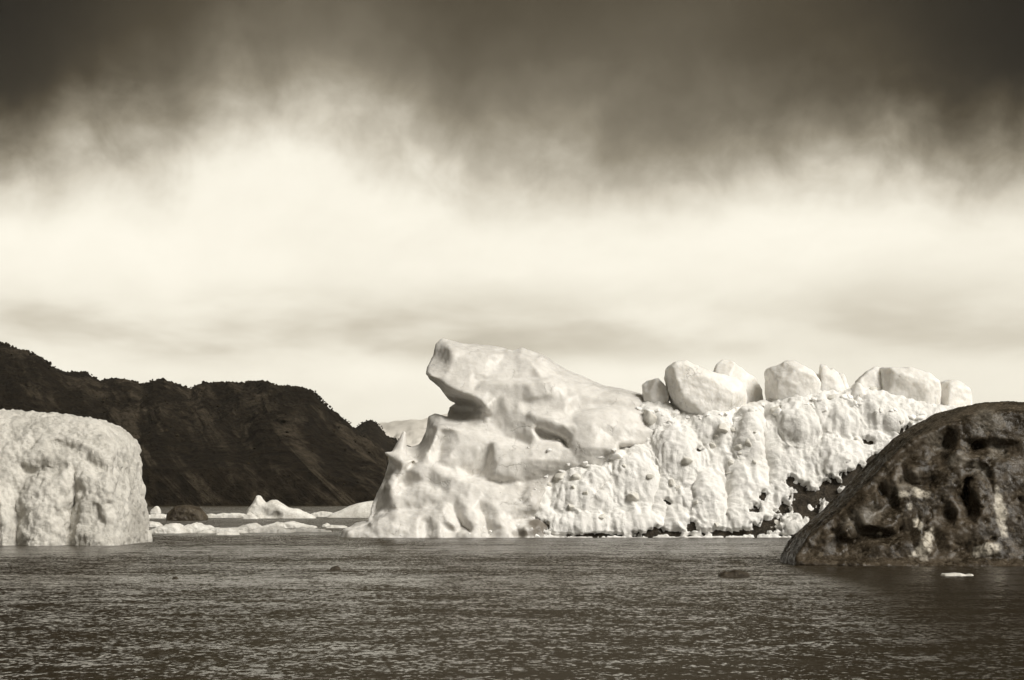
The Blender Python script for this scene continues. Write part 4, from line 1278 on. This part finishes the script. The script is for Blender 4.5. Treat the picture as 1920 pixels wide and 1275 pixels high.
DRIFT = [
    (376, 470, 971, 956, 411, [(0, 1.2), (.12, 1.1), (.3, .55), (1, .8)], 'long white ragged floe between the dark lump and the white peak', 5),
    (456, 482, 973, 961, 412, None, 'small pointed ice bit at the left foot of the white peak', 3),
    (578, 632, 969, 956, 413, None, 'low white floe right behind the foot of the white peak', 4),
    (270, 322, 972, 962, 421, None, 'flat pale floe just left of and before the dark lump', 5),
    (262, 300, 988, 977, 422, None, 'grey floe close against the right side of the left iceberg', 4),
    (277, 345, 1000, 980, 423, [(0, .3), (.3, .6), (.72, 1.1), (1, 1)], 'white piled floe beside the left iceberg, nearest of the drift', 6),
    (330, 405, 999, 979, 424, [(0, 1.2), (.3, 1.0), (.75, .95), (1, .3)], 'ragged white floe with a ridge, in front of the dark lump', 6),
    (372, 460, 1000, 990, 425, None, 'thin grey floe trailing right from the ridged one', 4),
    (418, 500, 998, 979, 426, [(0, .45), (.5, .6), (.72, 1.1), (1, .6)], 'grey white floe with a peak below the white ice peak', 6),
    (480, 590, 990, 978, 427, [(0, .3), (.55, 1.1), (.8, .8), (1, .4)], 'long low smooth floe between the white peak and the large iceberg', 6),
    (470, 545, 999, 988, 428, None, 'broken grey floe just before the long low smooth one', 4),
    (518, 530, 999, 989, 429, None, 'small white upright bit standing on the water before the smooth floe', 1.5),
    (545, 618, 998, 987, 430, [(0, 1.1), (.3, .9), (1, .35)], 'flat white floe thinning to the right toward the large iceberg', 4),
    (604, 622, 988, 982, 431, None, 'tiny grey bit left of the large iceberg toe', 2),
    (612, 650, 990, 985, 432, None, 'thin sliver of ice nearest the large iceberg toe', 2),
    (408, 446, 1003, 998, 433, None, 'row of tiny white crumbs before the thin grey floe', 1.5),
]
for px0, px1, base, top, seed, peaks, label, T in DRIFT:
    floe('ice_floe', mound(px0, px1, base, top, seed, peaks), base, T, 0.35, label, 'ice floe', group=G_DRIFT, seed=seed, smooth=1, noise=(0.25, 0.9), fine=0.1, scall=0.25)

G_BITS = 'small bits of ice in the foreground water'
floe('growler', [(1347, 1090), (1349, 1078), (1359, 1073), (1368, 1075), (1376, 1070), (1386, 1070), (1395, 1074), (1404, 1076), (1407, 1090)], 1082, 1.2, 0.12,
     'flat dark jagged ice bit in the open water left of the dark iceberg', 'ice bit', mat=M_ROCKY, res=0.03, group=G_BITS, seed=501, noise=(0.06, 2.2), fine=0.03, scall=0.05)
floe('growler', [(618, 1075), (620, 1064), (630, 1061), (638, 1065), (640, 1075)], 1069, 0.5, 0.05,
     'small black ice bit in the water below the large iceberg toe', 'ice bit', mat=M_ROCKY, res=0.025, group=G_BITS, seed=502, noise=(0.03, 3), fine=0.015, scall=0.02)
floe('growler', [(322, 1087), (324, 1082), (330, 1081), (334, 1084), (335, 1087)], 1085, 0.3, 0.03,
     'tiny dark ice bit in the water below the left iceberg', 'ice bit', mat=M_ROCKY, res=0.022, group=G_BITS, seed=503, noise=(0.02, 3), fine=0.01, scall=0.02)
floe('growler', [(1767, 1085), (1769, 1076), (1776, 1077), (1790, 1075), (1803, 1076), (1812, 1079), (1820, 1076), (1824, 1080), (1825, 1085)], 1080, 1.0, 0.1,
     'clear pale ice bit floating at the foot of the dark iceberg', 'ice bit', mat=M_LUMP, res=0.03, group=G_BITS, seed=504, noise=(0.05, 2.4), fine=0.03, scall=0.05)
